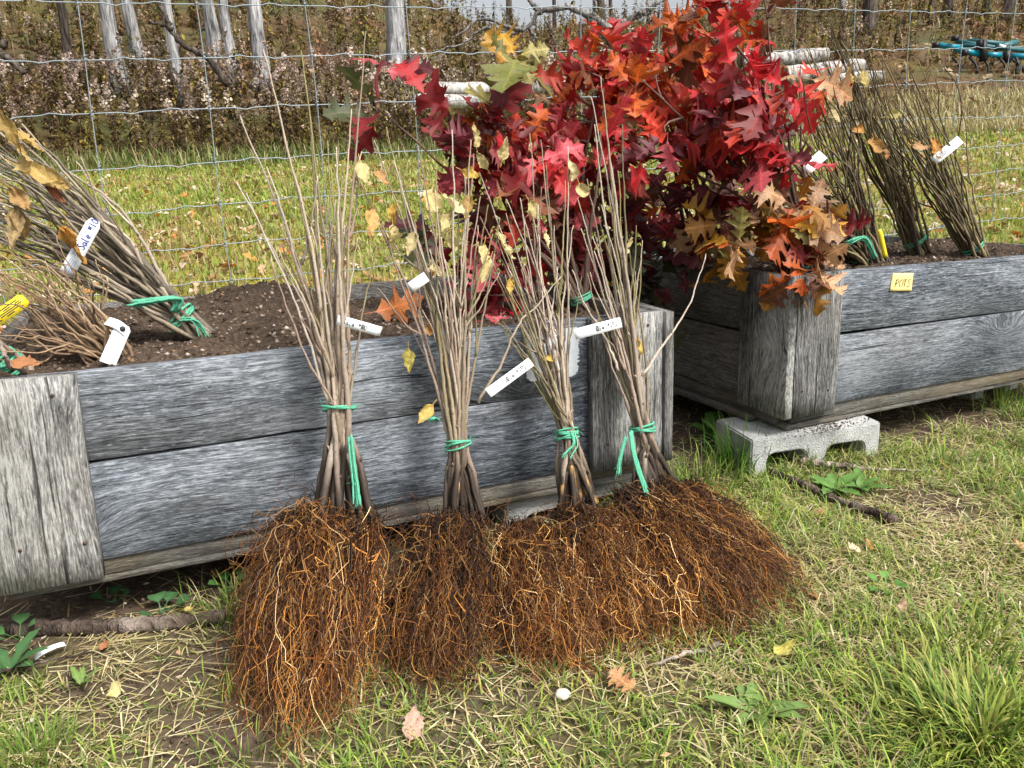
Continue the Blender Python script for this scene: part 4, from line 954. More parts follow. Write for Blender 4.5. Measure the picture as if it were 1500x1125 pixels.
def strip(parent, c0, c1, width, face, mat, bend=.01, name='tag', n=12, ntch=True, twist=0.0):
    c0 = np.asarray(c0); c1 = np.asarray(c1); ax = nrm(c1 - c0); face = nrm(np.asarray(face) - ax * ax.dot(face)); sd = np.cross(face, ax)
    t = np.linspace(0, 1, n); V = []
    for q in t:
        p = c0 * (1 - q) + c1 * q + face * (bend * 4 * q * (1 - q)); s2 = nrm(sd * math.cos(twist * q) + face * math.sin(twist * q)); w = width * (.62 if (ntch and q < .06) else 1.0)
        V += [p - s2 * w / 2, p + s2 * w / 2]
    V = np.array(V); i = np.arange(n - 1) * 2
    o = build(name, V, np.stack([i, i + 1, i + 3, i + 2], -1), mat, parent, None, False); sm_ = o.modifiers.new('s', 'SOLIDIFY'); sm_.thickness = .00035; sm_.offset = 0
    return o, ax, sd, face
def print_on(parent, c0, c1, width, face, bend, items):
    c0 = np.asarray(c0); c1 = np.asarray(c1); ax = nrm(c1 - c0); face = nrm(np.asarray(face) - ax * ax.dot(face)); sd = np.cross(face, ax)
    L = np.linalg.norm(c1 - c0)
    def P(s, t, e=.0006): return c0 + ax * (s * L) + sd * (t * width / 2) + face * (bend * 4 * s * (1 - s) + e)
    for it in items:
        if it[0] == 'text':
            _, txt, s0, dirn, hgt, adv, mat, rad = it
            parts = []
            for i, ch in enumerate(txt):
                for st in GLY[ch]:
                    pts = np.array([P(s0 + dirn * (i * adv + x * .7) * hgt / L, dirn * (-.5 + y) * hgt / (width / 2)) for x, y in st]); pts = spline(pts, len(st) * 3) if len(st) > 2 else pts
                    parts.append(tube1(pts, rad, 4))
            V, fl, _ = merge(parts); build('lettering', V, fl, mat, parent)
        elif it[0] == 'bars':
            _, s0, s1, t0, t1, k_, mat = it; parts = []
            r_ = np.random.default_rng(int(s0 * 1000) + k_)
            for i in range(k_):
                tt = t0 + (t1 - t0) * (i + .5) / k_; a = s0 + (s1 - s0) * r_.uniform(0, .12); b_ = s1 - (s1 - s0) * r_.uniform(0, .2)
                hw = (t1 - t0) / k_ * .28
                q = [P(a, tt - hw), P(b_, tt - hw), P(b_, tt + hw), P(a, tt + hw), P((a + b_) / 2, tt - hw), P((a + b_) / 2, tt + hw)]
                parts.append((np.array(q), [np.array([[0, 4, 5, 3], [4, 1, 2, 5]])]))
            V, fl, _ = merge(parts); build('print', V, fl, mat, parent)
# ---- four bundles leaning on the left planter
def roots(parent, crowns, foot, n, seed, dark=1.0, zc=None, big=22, drop=.3):
    """crowns: list of (point, radius); foot: ground points round the rim the roots drape to"""
    r_ = np.random.default_rng(seed); N_ = 18
    cr_ = np.array([c for c, _ in crowns]); rad = np.array([q for _, q in crowns])
    ci = r_.integers(0, len(crowns), n); st = cr_[ci] + r_.normal(0, 1, (n, 3)) * rad[ci][:, None] * np.array([.65, .55, .35])
    foot = np.asarray(foot); fc = foot.mean(0); order = np.argsort(np.arctan2(foot[:, 1] - fc[1], foot[:, 0] - fc[0])); lp = np.vstack([foot[order], foot[order][:1]])
    sl_ = np.r_[0, np.cumsum(np.linalg.norm(np.diff(lp, axis=0), axis=1))]; q = r_.random(n) * sl_[-1]
    rim = np.stack([np.interp(q, sl_, lp[:, j]) for j in range(3)], -1)
    k_ = np.sqrt(r_.uniform(.08, 1.0, n))[:, None]
    en = fc + (rim - fc) * k_; en += r_.normal(0, .008, (n, 3)) * np.array([1, 1, 0]); en[:, 2] = terrain(en[:, 0], en[:, 1]) + r_.uniform(.002, .014, n)
    # roots travel in hanks: neighbours share a drift
    hank = r_.integers(0, 46, n); hd_ = r_.normal(0, .028, (46, 3)) * np.array([1, 1, .45]); hb = r_.uniform(.32, 1.35, 46)
    t = np.linspace(0, 1, N_)[None, :, None]; d = en - st
    lift = r_.uniform(.15, .95, n)
    c1 = st + d * np.array([.42, .42, 0]) + np.stack([0 * lift, 0 * lift, r_.normal(.004, .018, n) - drop * (st[:, 2] - en[:, 2])], -1) + hd_[hank] * .8
    c2 = st + d * np.array([.84, .84, 0]) + hd_[hank]; c2[:, 2] = en[:, 2] * (1 - lift * .66) + st[:, 2] * lift * .66
    P = st[:, None] * (1 - t) ** 3 + 3 * c1[:, None] * t * (1 - t) ** 2 + 3 * c2[:, None] * t ** 2 * (1 - t) + en[:, None] * t ** 3
    t0 = np.where(r_.random(n) < .55, r_.uniform(0, .6, n), 0); t1 = np.where(r_.random(n) < .4, np.minimum(1, t0 + r_.uniform(.3, .6, n)), 1.0)   # side fibres and roots that stop short
    ts = t0[:, None] + np.linspace(0, 1, N_)[None] * (t1 - t0)[:, None]; fi = ts * (N_ - 1); i0 = np.clip(np.floor(fi).astype(int), 0, N_ - 2); fr = (fi - i0)[..., None]
    P = np.take_along_axis(P, i0[..., None].repeat(3, 2), 1) * (1 - fr) + np.take_along_axis(P, (i0 + 1)[..., None].repeat(3, 2), 1) * fr
    q = np.linspace(0, 1, N_)[None, :, None]
    wild = np.where(r_.random((n, 1, 1)) < .34, 2.1, 1.1)
    wob = np.cumsum(r_.normal(0, 1, (n, N_, 3)), 1) * .0040 * wild + r_.normal(0, .0016, (n, N_, 3))
    sw = np.sin(q * r_.uniform(8, 30, (n, 1, 1)) + r_.uniform(0, 6.28, (n, 1, 3))) * r_.uniform(.0015, .0065, (n, 1, 1)) * wild
    P = P + (wob + sw) * np.clip(q * 3, 0, 1)
    P[:, :, 2] = np.maximum(P[:, :, 2], terrain(P[:, :, 0], P[:, :, 1]) + .002)
    R = r_.uniform(.00042, .00105, (n, 1)) * (1.3 - .85 * q[..., 0]); R[:big] *= 2.2
    pal = np.array([(.10, .034, .010), (.18, .062, .014), (.38, .155, .030), (.58, .29, .075), (.045, .018, .009), (.74, .50, .23)])
    c = pal[r_.choice(6, n, p=[.25, .27, .19, .10, .14, .05])] * (r_.uniform(.5, 1.1, n) * hb[hank])[:, None] * dark * .85
    C = c[:, None, :] * (np.where(t0[:, None, None] > .05, .8, .22) + 1.0 * np.clip(q * 1.7, 0, 1) ** .8)
    V, fl = tubes(P, R, 3)
    C3 = np.repeat(C.reshape(-1, 3), 3, 0)
    o = build('root_mass', V, fl, M_ROOT, parent, C3); o['kind'] = 'stuff'
    # dark soil-clotted core under the fibres
    hull = np.vstack([foot[:, :2]]); ctop = cr_.mean(0); k_ = 28; rings = []
    fc = foot.mean(0); ang = np.arctan2(foot[:, 1] - fc[1], foot[:, 0] - fc[0]); order = np.argsort(ang); loop_ = foot[order]
    lp = np.array([loop_[int(j * len(loop_) / k_) % len(loop_)] * (1 - (j * len(loop_) / k_) % 1) + loop_[(int(j * len(loop_) / k_) + 1) % len(loop_)] * ((j * len(loop_) / k_) % 1) for j in range(k_)])
    for q_, zf in ((0.02, .80), (.2, .70), (.4, .50), (.56, .26), (.66, .08), (.7, .0)):
        p = ctop * (1 - q_) + lp * q_; p[:, 2] = (ctop[2] - .012) * zf + (1 - zf) * -.01; rings.append(p + r_.normal(0, .005, p.shape))
    V = np.array(rings).reshape(-1, 3); id_ = np.arange(len(rings) * k_).reshape(-1, k_)
    F_ = np.stack([id_[:-1], np.roll(id_[:-1], -1, 1), np.roll(id_[1:], -1, 1), id_[1:]], -1).reshape(-1, 4)
    build('soil_clump', V, [F_, id_[0].reshape(1, -1)], M_SOIL, parent, np.tile([.035, .018, .010], (len(V), 1)))

LEAN = .27
def lean_bundle(idx, label, basepx, basew, Yb, zb, tiepx, tiew, tips, cfg, foots, nroot, leafs, seed):
    r_ = np.random.default_rng(seed)
    bc = at_lean(*basepx, Yb, zb, LEAN); tc_ = at_lean(*tiepx, Yb, zb, LEAN)
    gz = tz(bc[0], bc[1])
    e = empty('seedling_bundle', (bc[0], bc[1] - .12, gz), label, 'seedlings', 'bare root seedling bundles leaning on the planter')
    ends = []; tips = list(tips)
    for _ in range(13):
        a_, b_ = np.array(tips[r_.integers(len(tips))]), np.array(tips[r_.integers(len(tips))]); q_ = r_.random(); tips.append(tuple(a_ * q_ + b_ * (1 - q_) + [0, r_.uniform(0, 90)]))
    for i, (u, v) in enumerate(tips):
        a = r_.uniform(0, 6.28); rr = r_.random() ** .5
        tp = at_lean(u, v, Yb, zb, LEAN + r_.normal(0, .05))
        side = (u - np.mean([q[0] for q in tips])) / (np.ptp([q[0] for q in tips]) + 1e-6)
        bo = np.array([(r_.choice([-1, 1]) * r_.uniform(.15, 1.15) - side * .3) * basew, r_.uniform(-1, .7) * basew * .8, r_.uniform(-.02, .012)])
        to = np.array([side * .5 * tiew + r_.uniform(-.6, .6) * tiew, math.sin(a) * tiew * .75, 0])
        b0 = bc + bo - np.array([0, 0, .03]); t0 = tc_ + to
        mid = t0 * .56 + tp * .44 + np.array([r_.normal(0, .009) - side * .030, r_.normal(0, .010), 0])
        sz = r_.uniform(.45, 1.0)
        P = make_stem(e, [b0, b0 * .45 + t0 * .55 + r_.normal(0, .004, 3), t0, mid, tp], cfg['r'] * sz, cfg['r1'], cfg['base'][i % len(cfg['base'])], cfg['tip'][i % len(cfg['tip'])], .22, 40, 8, seed * 100 + i, True, .0030)
        ends.append(P)
        if r_.random() < cfg.get('branch', .4):
            q = int(r_.integers(15, 26)); d = nrm(nrm(P[q + 2] - P[q]) + np.array([r_.normal(0, .45), r_.normal(0, .3), .1])); L = r_.uniform(.06, .16)
            make_stem(e, [P[q], P[q] + d * L * .4, P[q] + d * L + [0, 0, .02]], cfg['r'] * .32, cfg['r1'] * .8, cfg['tip'][i % len(cfg['tip'])], cfg['tip'][i % len(cfg['tip'])], 0, 12, 5, seed * 100 + i + 57)
    for pts in cfg.get('extra', []):
        P = [at_lean(u, v, Yb - .01, zb, LEAN) for u, v in pts]
        make_stem(e, P, cfg['r'] * .42, cfg['r1'], cfg['tip'][0], cfg['tip'][0], 0, 26, 6, seed * 100 + 91)
    ax = nrm(np.array([0, LEAN, 1.0]))
    tl = [([at_lean(u, v, Yb - .035 - .01 * j, zb, LEAN * .6) for j, (u, v) in enumerate(pts)], th) for pts, th in cfg.get('tails', [])]
    twine_ring(e, tc_, ax, tiew * 1.22, cfg.get('loops', 3), seed, tl, .0021, .85)
    for j, (ft, cp) in enumerate(foots):
        crown = [(at_lean(u, v, Yb + dy, zb, LEAN), rr) for u, v, dy, rr in cp]
        F_ = np.array([at_z(u, v, 0.0) for u, v in ft]); roots(e, crown, F_, nroot[j], seed * 10 + j, cfg.get('dark', (1, 1))[j], drop=.08 if seed == 21 else .32)
    for (u, v, dx, dz, size, col, k_) in leafs:
        p = at_lean(u, v, Yb - .015, zb, LEAN); d = np.array([dx, -.15 + r_.normal(0, .15), dz])
        place(DRYL[k_ % 8], 'leaf', p, d, np.array([r_.normal(0, .6), -1, .5 + r_.normal(0, .4)]), size, col, e)
    return e, ends
TAN = [(.33, .24, .165), (.42, .33, .24), (.24, .165, .115), (.38, .27, .18), (.20, .15, .09)]; TIP = [(.50, .41, .31), (.38, .29, .19), (.26, .23, .08), (.30, .20, .14), (.17, .14, .06), (.44, .35, .25)]
TAN = [(r_a * .78, g_a * .82, b_a * .92) for r_a, g_a, b_a in TAN]; TIP = [(r_a * .82, g_a * .86, b_a * .95) for r_a, g_a, b_a in TIP]
PALE = (.62, .52, .24); YEL = (.60, .40, .08); CRM = (.66, .56, .30); BRN = (.38, .20, .06)
b1, E1 = lean_bundle(1, 'leftmost leaning bundle of tall bare seedlings with the largest root mop', (503, 742), .050, 1.40, .20, (497, 596), .024,
    [(352, 170), (385, 72), (441, 74), (536, 46), (455, 182), (493, 215), (346, 266), (530, 222), (480, 206), (410, 330), (425, 240), (465, 300), (505, 330), (515, 160), (440, 350), (395, 380), (552, 360)],
    dict(dark=(1.15, 1), r=.0076, r1=.0012, base=TAN, tip=TIP, branch=.35, loops=2, tails=[([(512, 640), (516, 680), (520, 715), (521, 738)], .004)]),
    [([(356, 985), (372, 1075), (432, 1122), (510, 1090), (538, 1010), (535, 890), (378, 870), (460, 850)], [(450, 752, -.01, .02), (490, 758, -.02, .03), (535, 757, -.01, .022)])], [3100], [], 21)
b2, E2 = lean_bundle(2, 'second leaning bundle from the left with curled yellow leaves near its top', (675, 738), .040, 1.42, .20, (671, 649), .020,
    [(548, 205), (566, 186), (520, 250), (590, 255), (640, 300), (662, 190), (690, 205), (700, 330), (618, 330), (612, 215), (733, 320), (600, 400), (577, 235), (652, 380), (680, 250), (640, 240), (560, 330), (715, 300)],
    dict(dark=(.72, 1.0), r=.0062, r1=.0011, base=TAN, tip=TIP[1:] + TIP[:2], branch=.7, loops=3, tails=[([(642, 615), (636, 612), (630, 614)], .003)], extra=[[(700, 590), (725, 545), (742, 500), (760, 468), (790, 445), (822, 405)]]),
    [([(582, 1000), (622, 1035), (680, 1030), (692, 985), (686, 900), (592, 880), (582, 940)], [(640, 762, -.02, .028), (668, 750, -.01, .022), (695, 756, -.01, .018)]), ([(745, 980), (800, 1005), (885, 1000), (840, 910), (755, 885)], [(745, 772, -.01, .022), (775, 770, -.01, .024)])], [1950, 1700],
    [(525, 225, .02, -1, .055, PALE, 0), (548, 288, -.3, -1, .07, (.58, .36, .12), 1), (636, 262, -.3, -.9, .075, PALE, 2), (640, 275, .5, -.7, .07, CRM, 3), (575, 318, -.1, -1, .055, PALE, 4), (668, 245, .9, -.5, .05, YEL, 5), (690, 275, -.3, -1, .05, (.62, .40, .12), 6), (700, 225, -.2, 1, .05, PALE, 7), (598, 500, -.1, -1, .05, (.42, .36, .08), 0), (640, 585, -.7, -.5, .055, (.52, .38, .10), 3), (625, 470, .3, -1, .03, BRN, 2), (610, 330, -.4, -1, .05, CRM, 6), (655, 330, .3, -1, .05, PALE, 1), (585, 290, -.5, -.8, .05, YEL, 4), (630, 380, .2, -1, .045, CRM, 2), (665, 300, -.6, -.9, .05, PALE, 0), (545, 240, .4, -1, .05, (.45, .25, .09), 5)], 22)
b3, E3 = lean_bundle(3, 'third leaning bundle from the left in front of the white paint patch', (846, 730), .040, 1.435, .20, (830, 634), .0195,
    [(702, 252), (741, 312), (726, 335), (792, 205), (800, 240), (832, 215), (762, 290), (776, 195), (742, 425), (722, 385), (852, 405), (812, 330), (788, 300), (840, 330), (828, 265), (765, 350), (736, 470)],
    dict(dark=(.9, 1), r=.0058, r1=.0010, base=TAN[::-1], tip=TIP, branch=.65, loops=5, tails=[([(838, 632), (842, 650), (833, 662), (828, 668)], .003)]),
    [([(905, 965), (985, 955), (960, 880), (880, 850), (800, 880), (850, 985)], [(825, 756, -.01, .02), (845, 748, -.02, .024), (872, 748, -.01, .018)])], [2050],
    [(712, 345, -.4, -1, .06, PALE, 1), (728, 330, .2, -1, .055, CRM, 5), (722, 368, -.5, -1, .06, PALE, 7), (740, 350, .1, -1, .045, CRM, 2), (835, 275, .1, 1, .055, CRM, 4), (718, 255, -.5, .9, .045, PALE, 3), (733, 245, .2, 1, .05, PALE, 0), (795, 520, .7, -.5, .03, YEL, 5), (780, 528, -.8, .2, .035, BRN, 2), (770, 285, .5, -1, .05, PALE, 6), (800, 330, -.2, -1, .045, CRM, 1), (750, 400, -.4, -1, .04, YEL, 3), (845, 260, .3, -1, .05, PALE, 2)], 23)
b4, E4 = lean_bundle(4, 'rightmost leaning bundle with the long hanging green twine tail', (958, 692), .044, 1.44, .20, (941, 626), .0215,
    [(866, 142), (880, 112), (892, 232), (860, 262), (912, 182), (846, 290), (900, 300), (872, 345), (926, 400), (842, 425), (917, 335), (871, 182), (881, 300), (941, 352), (905, 250), (860, 400), (932, 330)],
    dict(dark=(.85, 1.1), r=.0064, r1=.0011, base=TAN, tip=TIP, branch=.4, loops=4, tails=[([(922, 632), (926, 660), (934, 690), (944, 720), (945, 748), (942, 770)], .0045), ([(916, 640), (908, 670), (905, 695)], .002)], extra=[[(940, 552), (970, 505), (1000, 460), (1018, 410), (1034, 372)], [(905, 545), (880, 490), (850, 440), (838, 395)]]),
    [([(1000, 945), (1100, 955), (1195, 895), (1150, 830), (1060, 780), (985, 850)], [(915, 722, -.02, .03), (965, 710, -.01, .03), (1010, 712, .0, .02)]), ([(905, 960), (1000, 955), (1060, 940), (960, 850), (900, 860)], [(925, 740, -.03, .03), (960, 735, -.03, .03)])], [2350, 1150],
    [(928, 340, -.6, -.9, .05, CRM, 6), (935, 488, -.1, -1, .04, (.62, .42, .08), 3)], 24)
# printed tags on the leaning bundles
def bundle_tag(parent, a, b_, Yp, wpx, items, bend=.008, mat=M_TAG):
    c0 = at_lean(*a, Yp, .2, LEAN); c1 = at_lean(*b_, Yp, .2, LEAN); L = np.linalg.norm(c1 - c0)
    wd = .86 * wpx * L / math.hypot(a[0] - b_[0], a[1] - b_[1])
    fc = nrm(CAMP - (c0 + c1) / 2)
    strip(parent, c0, c1, wd, fc, mat, bend, ntch=False); print_on(parent, c0, c1, wd, fc, bend, items(L, wd))
SALE = lambda ink: (lambda L, w: [('text', 'Sale #10', .12, 1, w * .5, .62, ink, w * .035), ('bars', .52, .62, -.55, .55, 6, M_INK if ink is M_INK else M_LOGO), ('bars', .68, .93, -.6, .6, 3, M_LOGO)])
bundle_tag(b1, (494, 468), (558, 486), 1.355, 17, SALE(M_INK))
bundle_tag(b2, (625, 405), (600, 422), 1.375, 17, lambda L, w: [('bars', .2, .8, -.4, .4, 3, M_LOGO)])
bundle_tag(b3, (778, 530), (715, 576), 1.38, 16, SALE(M_INK), -.006)
bundle_tag(b4, (910, 472), (842, 490), 1.385, 16, SALE(M_INK), .010)

# ---- bundles heeled into the planter soil
def soil_bundle(label, hs_, zt_hint, basepx, basew, tips, nst, cfg, seed, Ys=0.0, group='bare seedling bundles heeled into the planters'):
    r_ = np.random.default_rng(seed)
    bc = at_z(*basepx, zt_hint); bc[2] = hs_(bc[0], bc[1]); e = empty('heeled_seedling_bundle', bc, label, 'seedlings', group)
    tips = np.array(tips, float); out = []
    for i in range(nst):
        if i < len(tips): u, v = tips[i]
        else:
            a, b_ = tips[r_.integers(len(tips))], tips[r_.integers(len(tips))]; k_ = r_.random(); u, v = a * k_ + b_ * (1 - k_) + r_.normal(0, 8, 2)
        Yt = bc[1] + Ys + r_.normal(0, .06); tp = at_y(u, v, Yt)
        bo = np.array([r_.uniform(-1, 1) * basew, r_.uniform(-1, 1) * basew, -.02]); b0 = bc + bo
        d = tp - b0; mid = b0 + d * .5 + np.array([0, 0, cfg.get('arch', .02)]) + r_.normal(0, .014, 3); q1 = b0 + d * .2 + np.array([0, 0, cfg.get('arch', .02) * .4]) + r_.normal(0, .006, 3)
        P = make_stem(e, [b0, q1, mid, b0 + d * .78 + r_.normal(0, .012, 3) + [0, 0, cfg.get('arch', .02) * .6], tp], cfg['r'] * r_.uniform(.65, 1.1), cfg['r1'], cfg['base'][i % len(cfg['base'])], cfg['tip'][i % len(cfg['tip'])], .05, 26, 6, seed * 100 + i, True, .0055)
        out.append(P)
        if r_.random() < cfg.get('tw', .45):
            q = int(r_.integers(9, 20)); dd = nrm(nrm(P[q + 2] - P[q]) + r_.normal(0, .35, 3)); L_ = r_.uniform(.06, .18)
            make_stem(e, [P[q], P[q] + dd * L_ * .5 + r_.normal(0, .006, 3), P[q] + dd * L_ + [0, 0, .02]], cfg['r'] * .4, cfg['r1'] * .8, cfg['tip'][i % len(cfg['tip'])], cfg['tip'][i % len(cfg['tip'])], 0, 10, 5, seed * 100 + i + 71)
    return e, bc, out
DARK = [(.12, .095, .055), (.19, .15, .085), (.065, .05, .035), (.23, .19, .09), (.14, .10, .07)]; DTIP = [(.10, .08, .042), (.17, .14, .06), (.06, .045, .03)]
GREY = [(.30, .25, .19), (.22, .18, .13), (.12, .10, .075), (.36, .30, .23), (.16, .135, .09), (.09, .075, .055)]; BROWN = [(.30, .20, .12), (.22, .145, .09), (.37, .27, .17), (.14, .095, .06)]
bA, cA, PA = soil_bundle('large grey fan of bare seedlings in the left planter bound low with green twine', soilL, .49, (305, 482), .022,
    [(28, 188), (-10, 165), (-40, 185), (-60, 230), (-30, 250), (-70, 280), (-50, 320), (-90, 330), (10, 215), (-20, 290), (-60, 360), (-110, 300), (40, 250), (0, 240)], 60, dict(r=.0056, r1=.0015, base=GREY, tip=GREY, arch=.035), 31, .02)
tA = PA[0][4]; axA = nrm(np.mean([p[6] - p[2] for p in PA], 0)); cT = np.mean([p[4] for p in PA], 0)
twine_ring(bA, cT, axA, .034, 4, 31, [([cT + np.array([-.01, -.045, .02]), at_y(262, 442, cT[1] - .05), at_y(240, 441, cT[1] - .06), at_y(196, 450, cT[1] - .06)], .0065), ([cT + np.array([0, -.04, 0]), at_y(284, 470, cT[1] - .05), at_y(297, 493, cT[1] - .05)], .004)], .0022)
c0 = at_y(140, 322, cA[1] - .10); c1 = at_y(97, 402, cA[1] - .10); fc = nrm(CAMP - c0); wd = 20 * np.linalg.norm(c1 - c0) / 91
strip(bA, c0, c1, wd, fc, M_TAG, .004)
print_on(bA, c0, c1, wd, fc, .004, [('text', 'Sale #10', .52, -1, wd * .52, .58, M_INKB, wd * .04), ('bars', .55, .67, -.7, .5, 7, M_LOGO), ('bars', .72, .95, -.6, .5, 4, M_LOGO)])
r_ = np.random.default_rng(3)
for (u, v, dx, dz, sz, col, k_) in [(8, 170, .5, -1, .10, (.44, .30, .09), 1), (20, 195, .4, -.9, .11, (.52, .38, .14), 2), (5, 232, .8, -.5, .12, (.50, .36, .12), 3), (25, 240, 1, -.6, .12, (.46, .32, .11), 4), (0, 262, .6, -.8, .10, (.40, .24, .09), 5), (30, 285, -.3, -1, .11, (.40, .30, .15), 6), (78, 318, .5, -.9, .11, (.52, .27, .06), 0), (60, 260, .6, -.9, .07, (.22, .07, .03), 7), (-5, 150, .3, -1, .1, (.45, .31, .1), 6), (95, 318, -.1, -1, .09, (.50, .25, .05), 2), (15, 290, .2, -1, .10, (.36, .24, .10), 4)]:
    place(DRYL[k_], 'leaf', at_y(u, v, cA[1] - .10), (dx, -.2, dz), (r_.normal(0, .9), -1, .5), sz * .78, col, bA, .8)
bB, cB, PB = soil_bundle('low brown fan of thin seedlings at the front of the left planter', soilL, .49, (182, 512), .020,
    [(0, 398), (20, 375), (60, 390), (110, 395), (5, 430), (-20, 450), (-30, 480), (-10, 505), (0, 515), (40, 385), (130, 400), (-40, 420), (80, 378), (20, 470)], 50, dict(r=.0036, r1=.0010, base=BROWN, tip=BROWN, arch=.02), 32, .0)
c0 = at_y(182, 476, cB[1] - .06); c1 = at_y(157, 533, cB[1] - .085); fc = nrm(CAMP - c0); wd = .030
o_, ax_, sd_, f_ = strip(bB, c0, c1, wd, fc, M_TAG, -.004)
V, fl = tube1(np.array([c0 + (c1 - c0) * .1 + f_ * .0008, c0 + (c1 - c0) * .1 + f_ * .0016]), .0055, 14); build('punched_hole', V, fl, M_INK, bB)
print_on(bB, c0, c1, wd, fc, -.004, [('bars', .25, .9, -.5, .3, 3, M_LOGO)])
strip(bB, at_y(156, 470, cB[1] - .05), at_y(186, 487, cB[1] - .055), .026, np.array([.3, -.6, 1]), M_TAG, .006, ntch=False)
strip(bB, at_y(38, 437, cB[1] - .05), at_y(-12, 472, cB[1] - .05), .026, fc, M_TAGY, .004)
c0_, c1_ = at_y(38, 437, cB[1] - .05), at_y(-12, 472, cB[1] - .05)
print_on(bB, c0_, c1_, .026, fc, .004, [('bars', .12, .9, -.7, .7, 5, M_INK)])
bC, cC, PC = soil_bundle('few cut stems tied with green twine at the front left edge of the left planter', soilL, .49, (45, 540), .012,
    [(-40, 470), (-30, 490), (-60, 480), (-50, 500)], 5, dict(r=.0055, r1=.003, base=TAN, tip=TAN, arch=0), 33, .0)
twine_ring(bC, np.mean([p[10] for p in PC], 0), nrm(PC[0][12] - PC[0][8]), .022, 6, 33, [], .003)
place(DRYL[1], 'leaf', at_y(-5, 525, cC[1] - .04), (1, -.2, -.4), (0, -.6, 1), .07, (.45, .20, .09), bC)
bD, cD, PD = soil_bundle('nearest dark bare bundle in the right planter beside the oak leaves', soilR, .50, (1278, 380), .050,
    [(1190, 110), (1165, 160), (1178, 250), (1160, 300), (1210, 60), (1225, 130), (1150, 240), (1200, 180), (1185, 330), (1240, 160), (1175, 60), (1255, 120), (1170, 340), (1140, 330), (1130, 280), (1145, 200)], 58, dict(r=.0046, r1=.0013, base=DARK, tip=DTIP, arch=.02), 34, .05)
bE, cE, PE = soil_bundle('middle dark bare bundle in the right planter bound with green twine', soilR, .50, (1350, 366), .036,
    [(1215, 22), (1232, 60), (1262, 55), (1240, 110), (1292, 80), (1255, 150), (1225, 160), (1275, 160), (1300, 190), (1205, 80)], 50, dict(r=.0042, r1=.0013, base=DARK, tip=DTIP, arch=.015), 35, .05)
bF, cF, PF = soil_bundle('farthest dark bare bundle in the right planter with the white strip tag', soilR, .50, (1440, 366), .032,
    [(1292, 82), (1305, 140), (1352, 132), (1330, 98), (1290, 150), (1345, 190), (1400, 108), (1318, 200), (1358, 235), (1300, 205)], 40, dict(r=.0040, r1=.0012, base=DARK, tip=DTIP, arch=.005), 36, .04)
for (e_, PP, sd_, lo, tl) in ((bE, PE, 35, 3, []), (bD, PD, 34, 3, 1), (bF, PF, 36, 2, [])):
    cT = np.mean([p[3] for p in PP], 0); axx = nrm(np.mean([p[5] - p[1] for p in PP], 0)); tails = []
    if tl: tails = [([cT + np.array([-.02, -.05, .0]), at_y(1265, 350, cT[1] - .06), at_y(1242, 357, cT[1] - .06)], .0045)]
    twine_ring(e_, cT, axx, .042 if sd_ == 34 else .034, lo, sd_, tails, .0021)
strip(bD, at_y(1288, 336, cD[1] - .07), at_y(1297, 377, cD[1] - .08), .014, nrm(CAMP - cD), M_TAGY, .003)
c0, c1 = at_y(1368, 236, cF[1] - .05), at_y(1407, 204, cF[1] - .05); fc = nrm(CAMP - c0)
strip(bF, c0, c1, .026, fc, M_TAG, .010); print_on(bF, c0, c1, .026, fc, .010, [('bars', .15, .4, -.5, .5, 4, M_INK), ('bars', .5, .9, -.4, .4, 2, M_LOGO)])
c0, c1 = at_y(1180, 250, cD[1] - .06), at_y(1206, 226, cD[1] - .06); strip(bD, c0, c1, .030, fc, M_TAG, .004); print_on(bD, c0, c1, .030, fc, .004, [('bars', .3, .8, -.5, .5, 5, M_INK)])
for (e_, cc, u, v, dx, dz, sz, col, k_) in [(bE, cE, 1262, 92, .1, -1, .06, (.48, .38, .12), 0), (bE, cE, 1258, 122, -1, .3, .09, (.52, .42, .16), 1), (bE, cE, 1278, 190, 0, -1, .08, (.50, .28, .08), 2), (bE, cE, 1268, 195, -.6, .2, .06, (.52, .26, .07), 4), (bF, cF, 1362, 192, .3, -1, .07, (.55, .26, .05), 3), (bF, cF, 1330, 210, .8, -.3, .06, (.48, .28, .12), 5), (bE, cE, 1240, 170, -1, 0, .08, (.52, .44, .24), 6), (bE, cE, 1290, 172, 1, .1, .06, (.50, .46, .16), 7), (bE, cE, 1300, 210, -.4, -1, .05, (.45, .22, .08), 1)]:
    place(DRYL[k_], 'leaf', at_y(u, v, cc[1] - .03), (dx, -.2, dz), (r_.normal(0, .5), -1, .5), sz, col, e_)

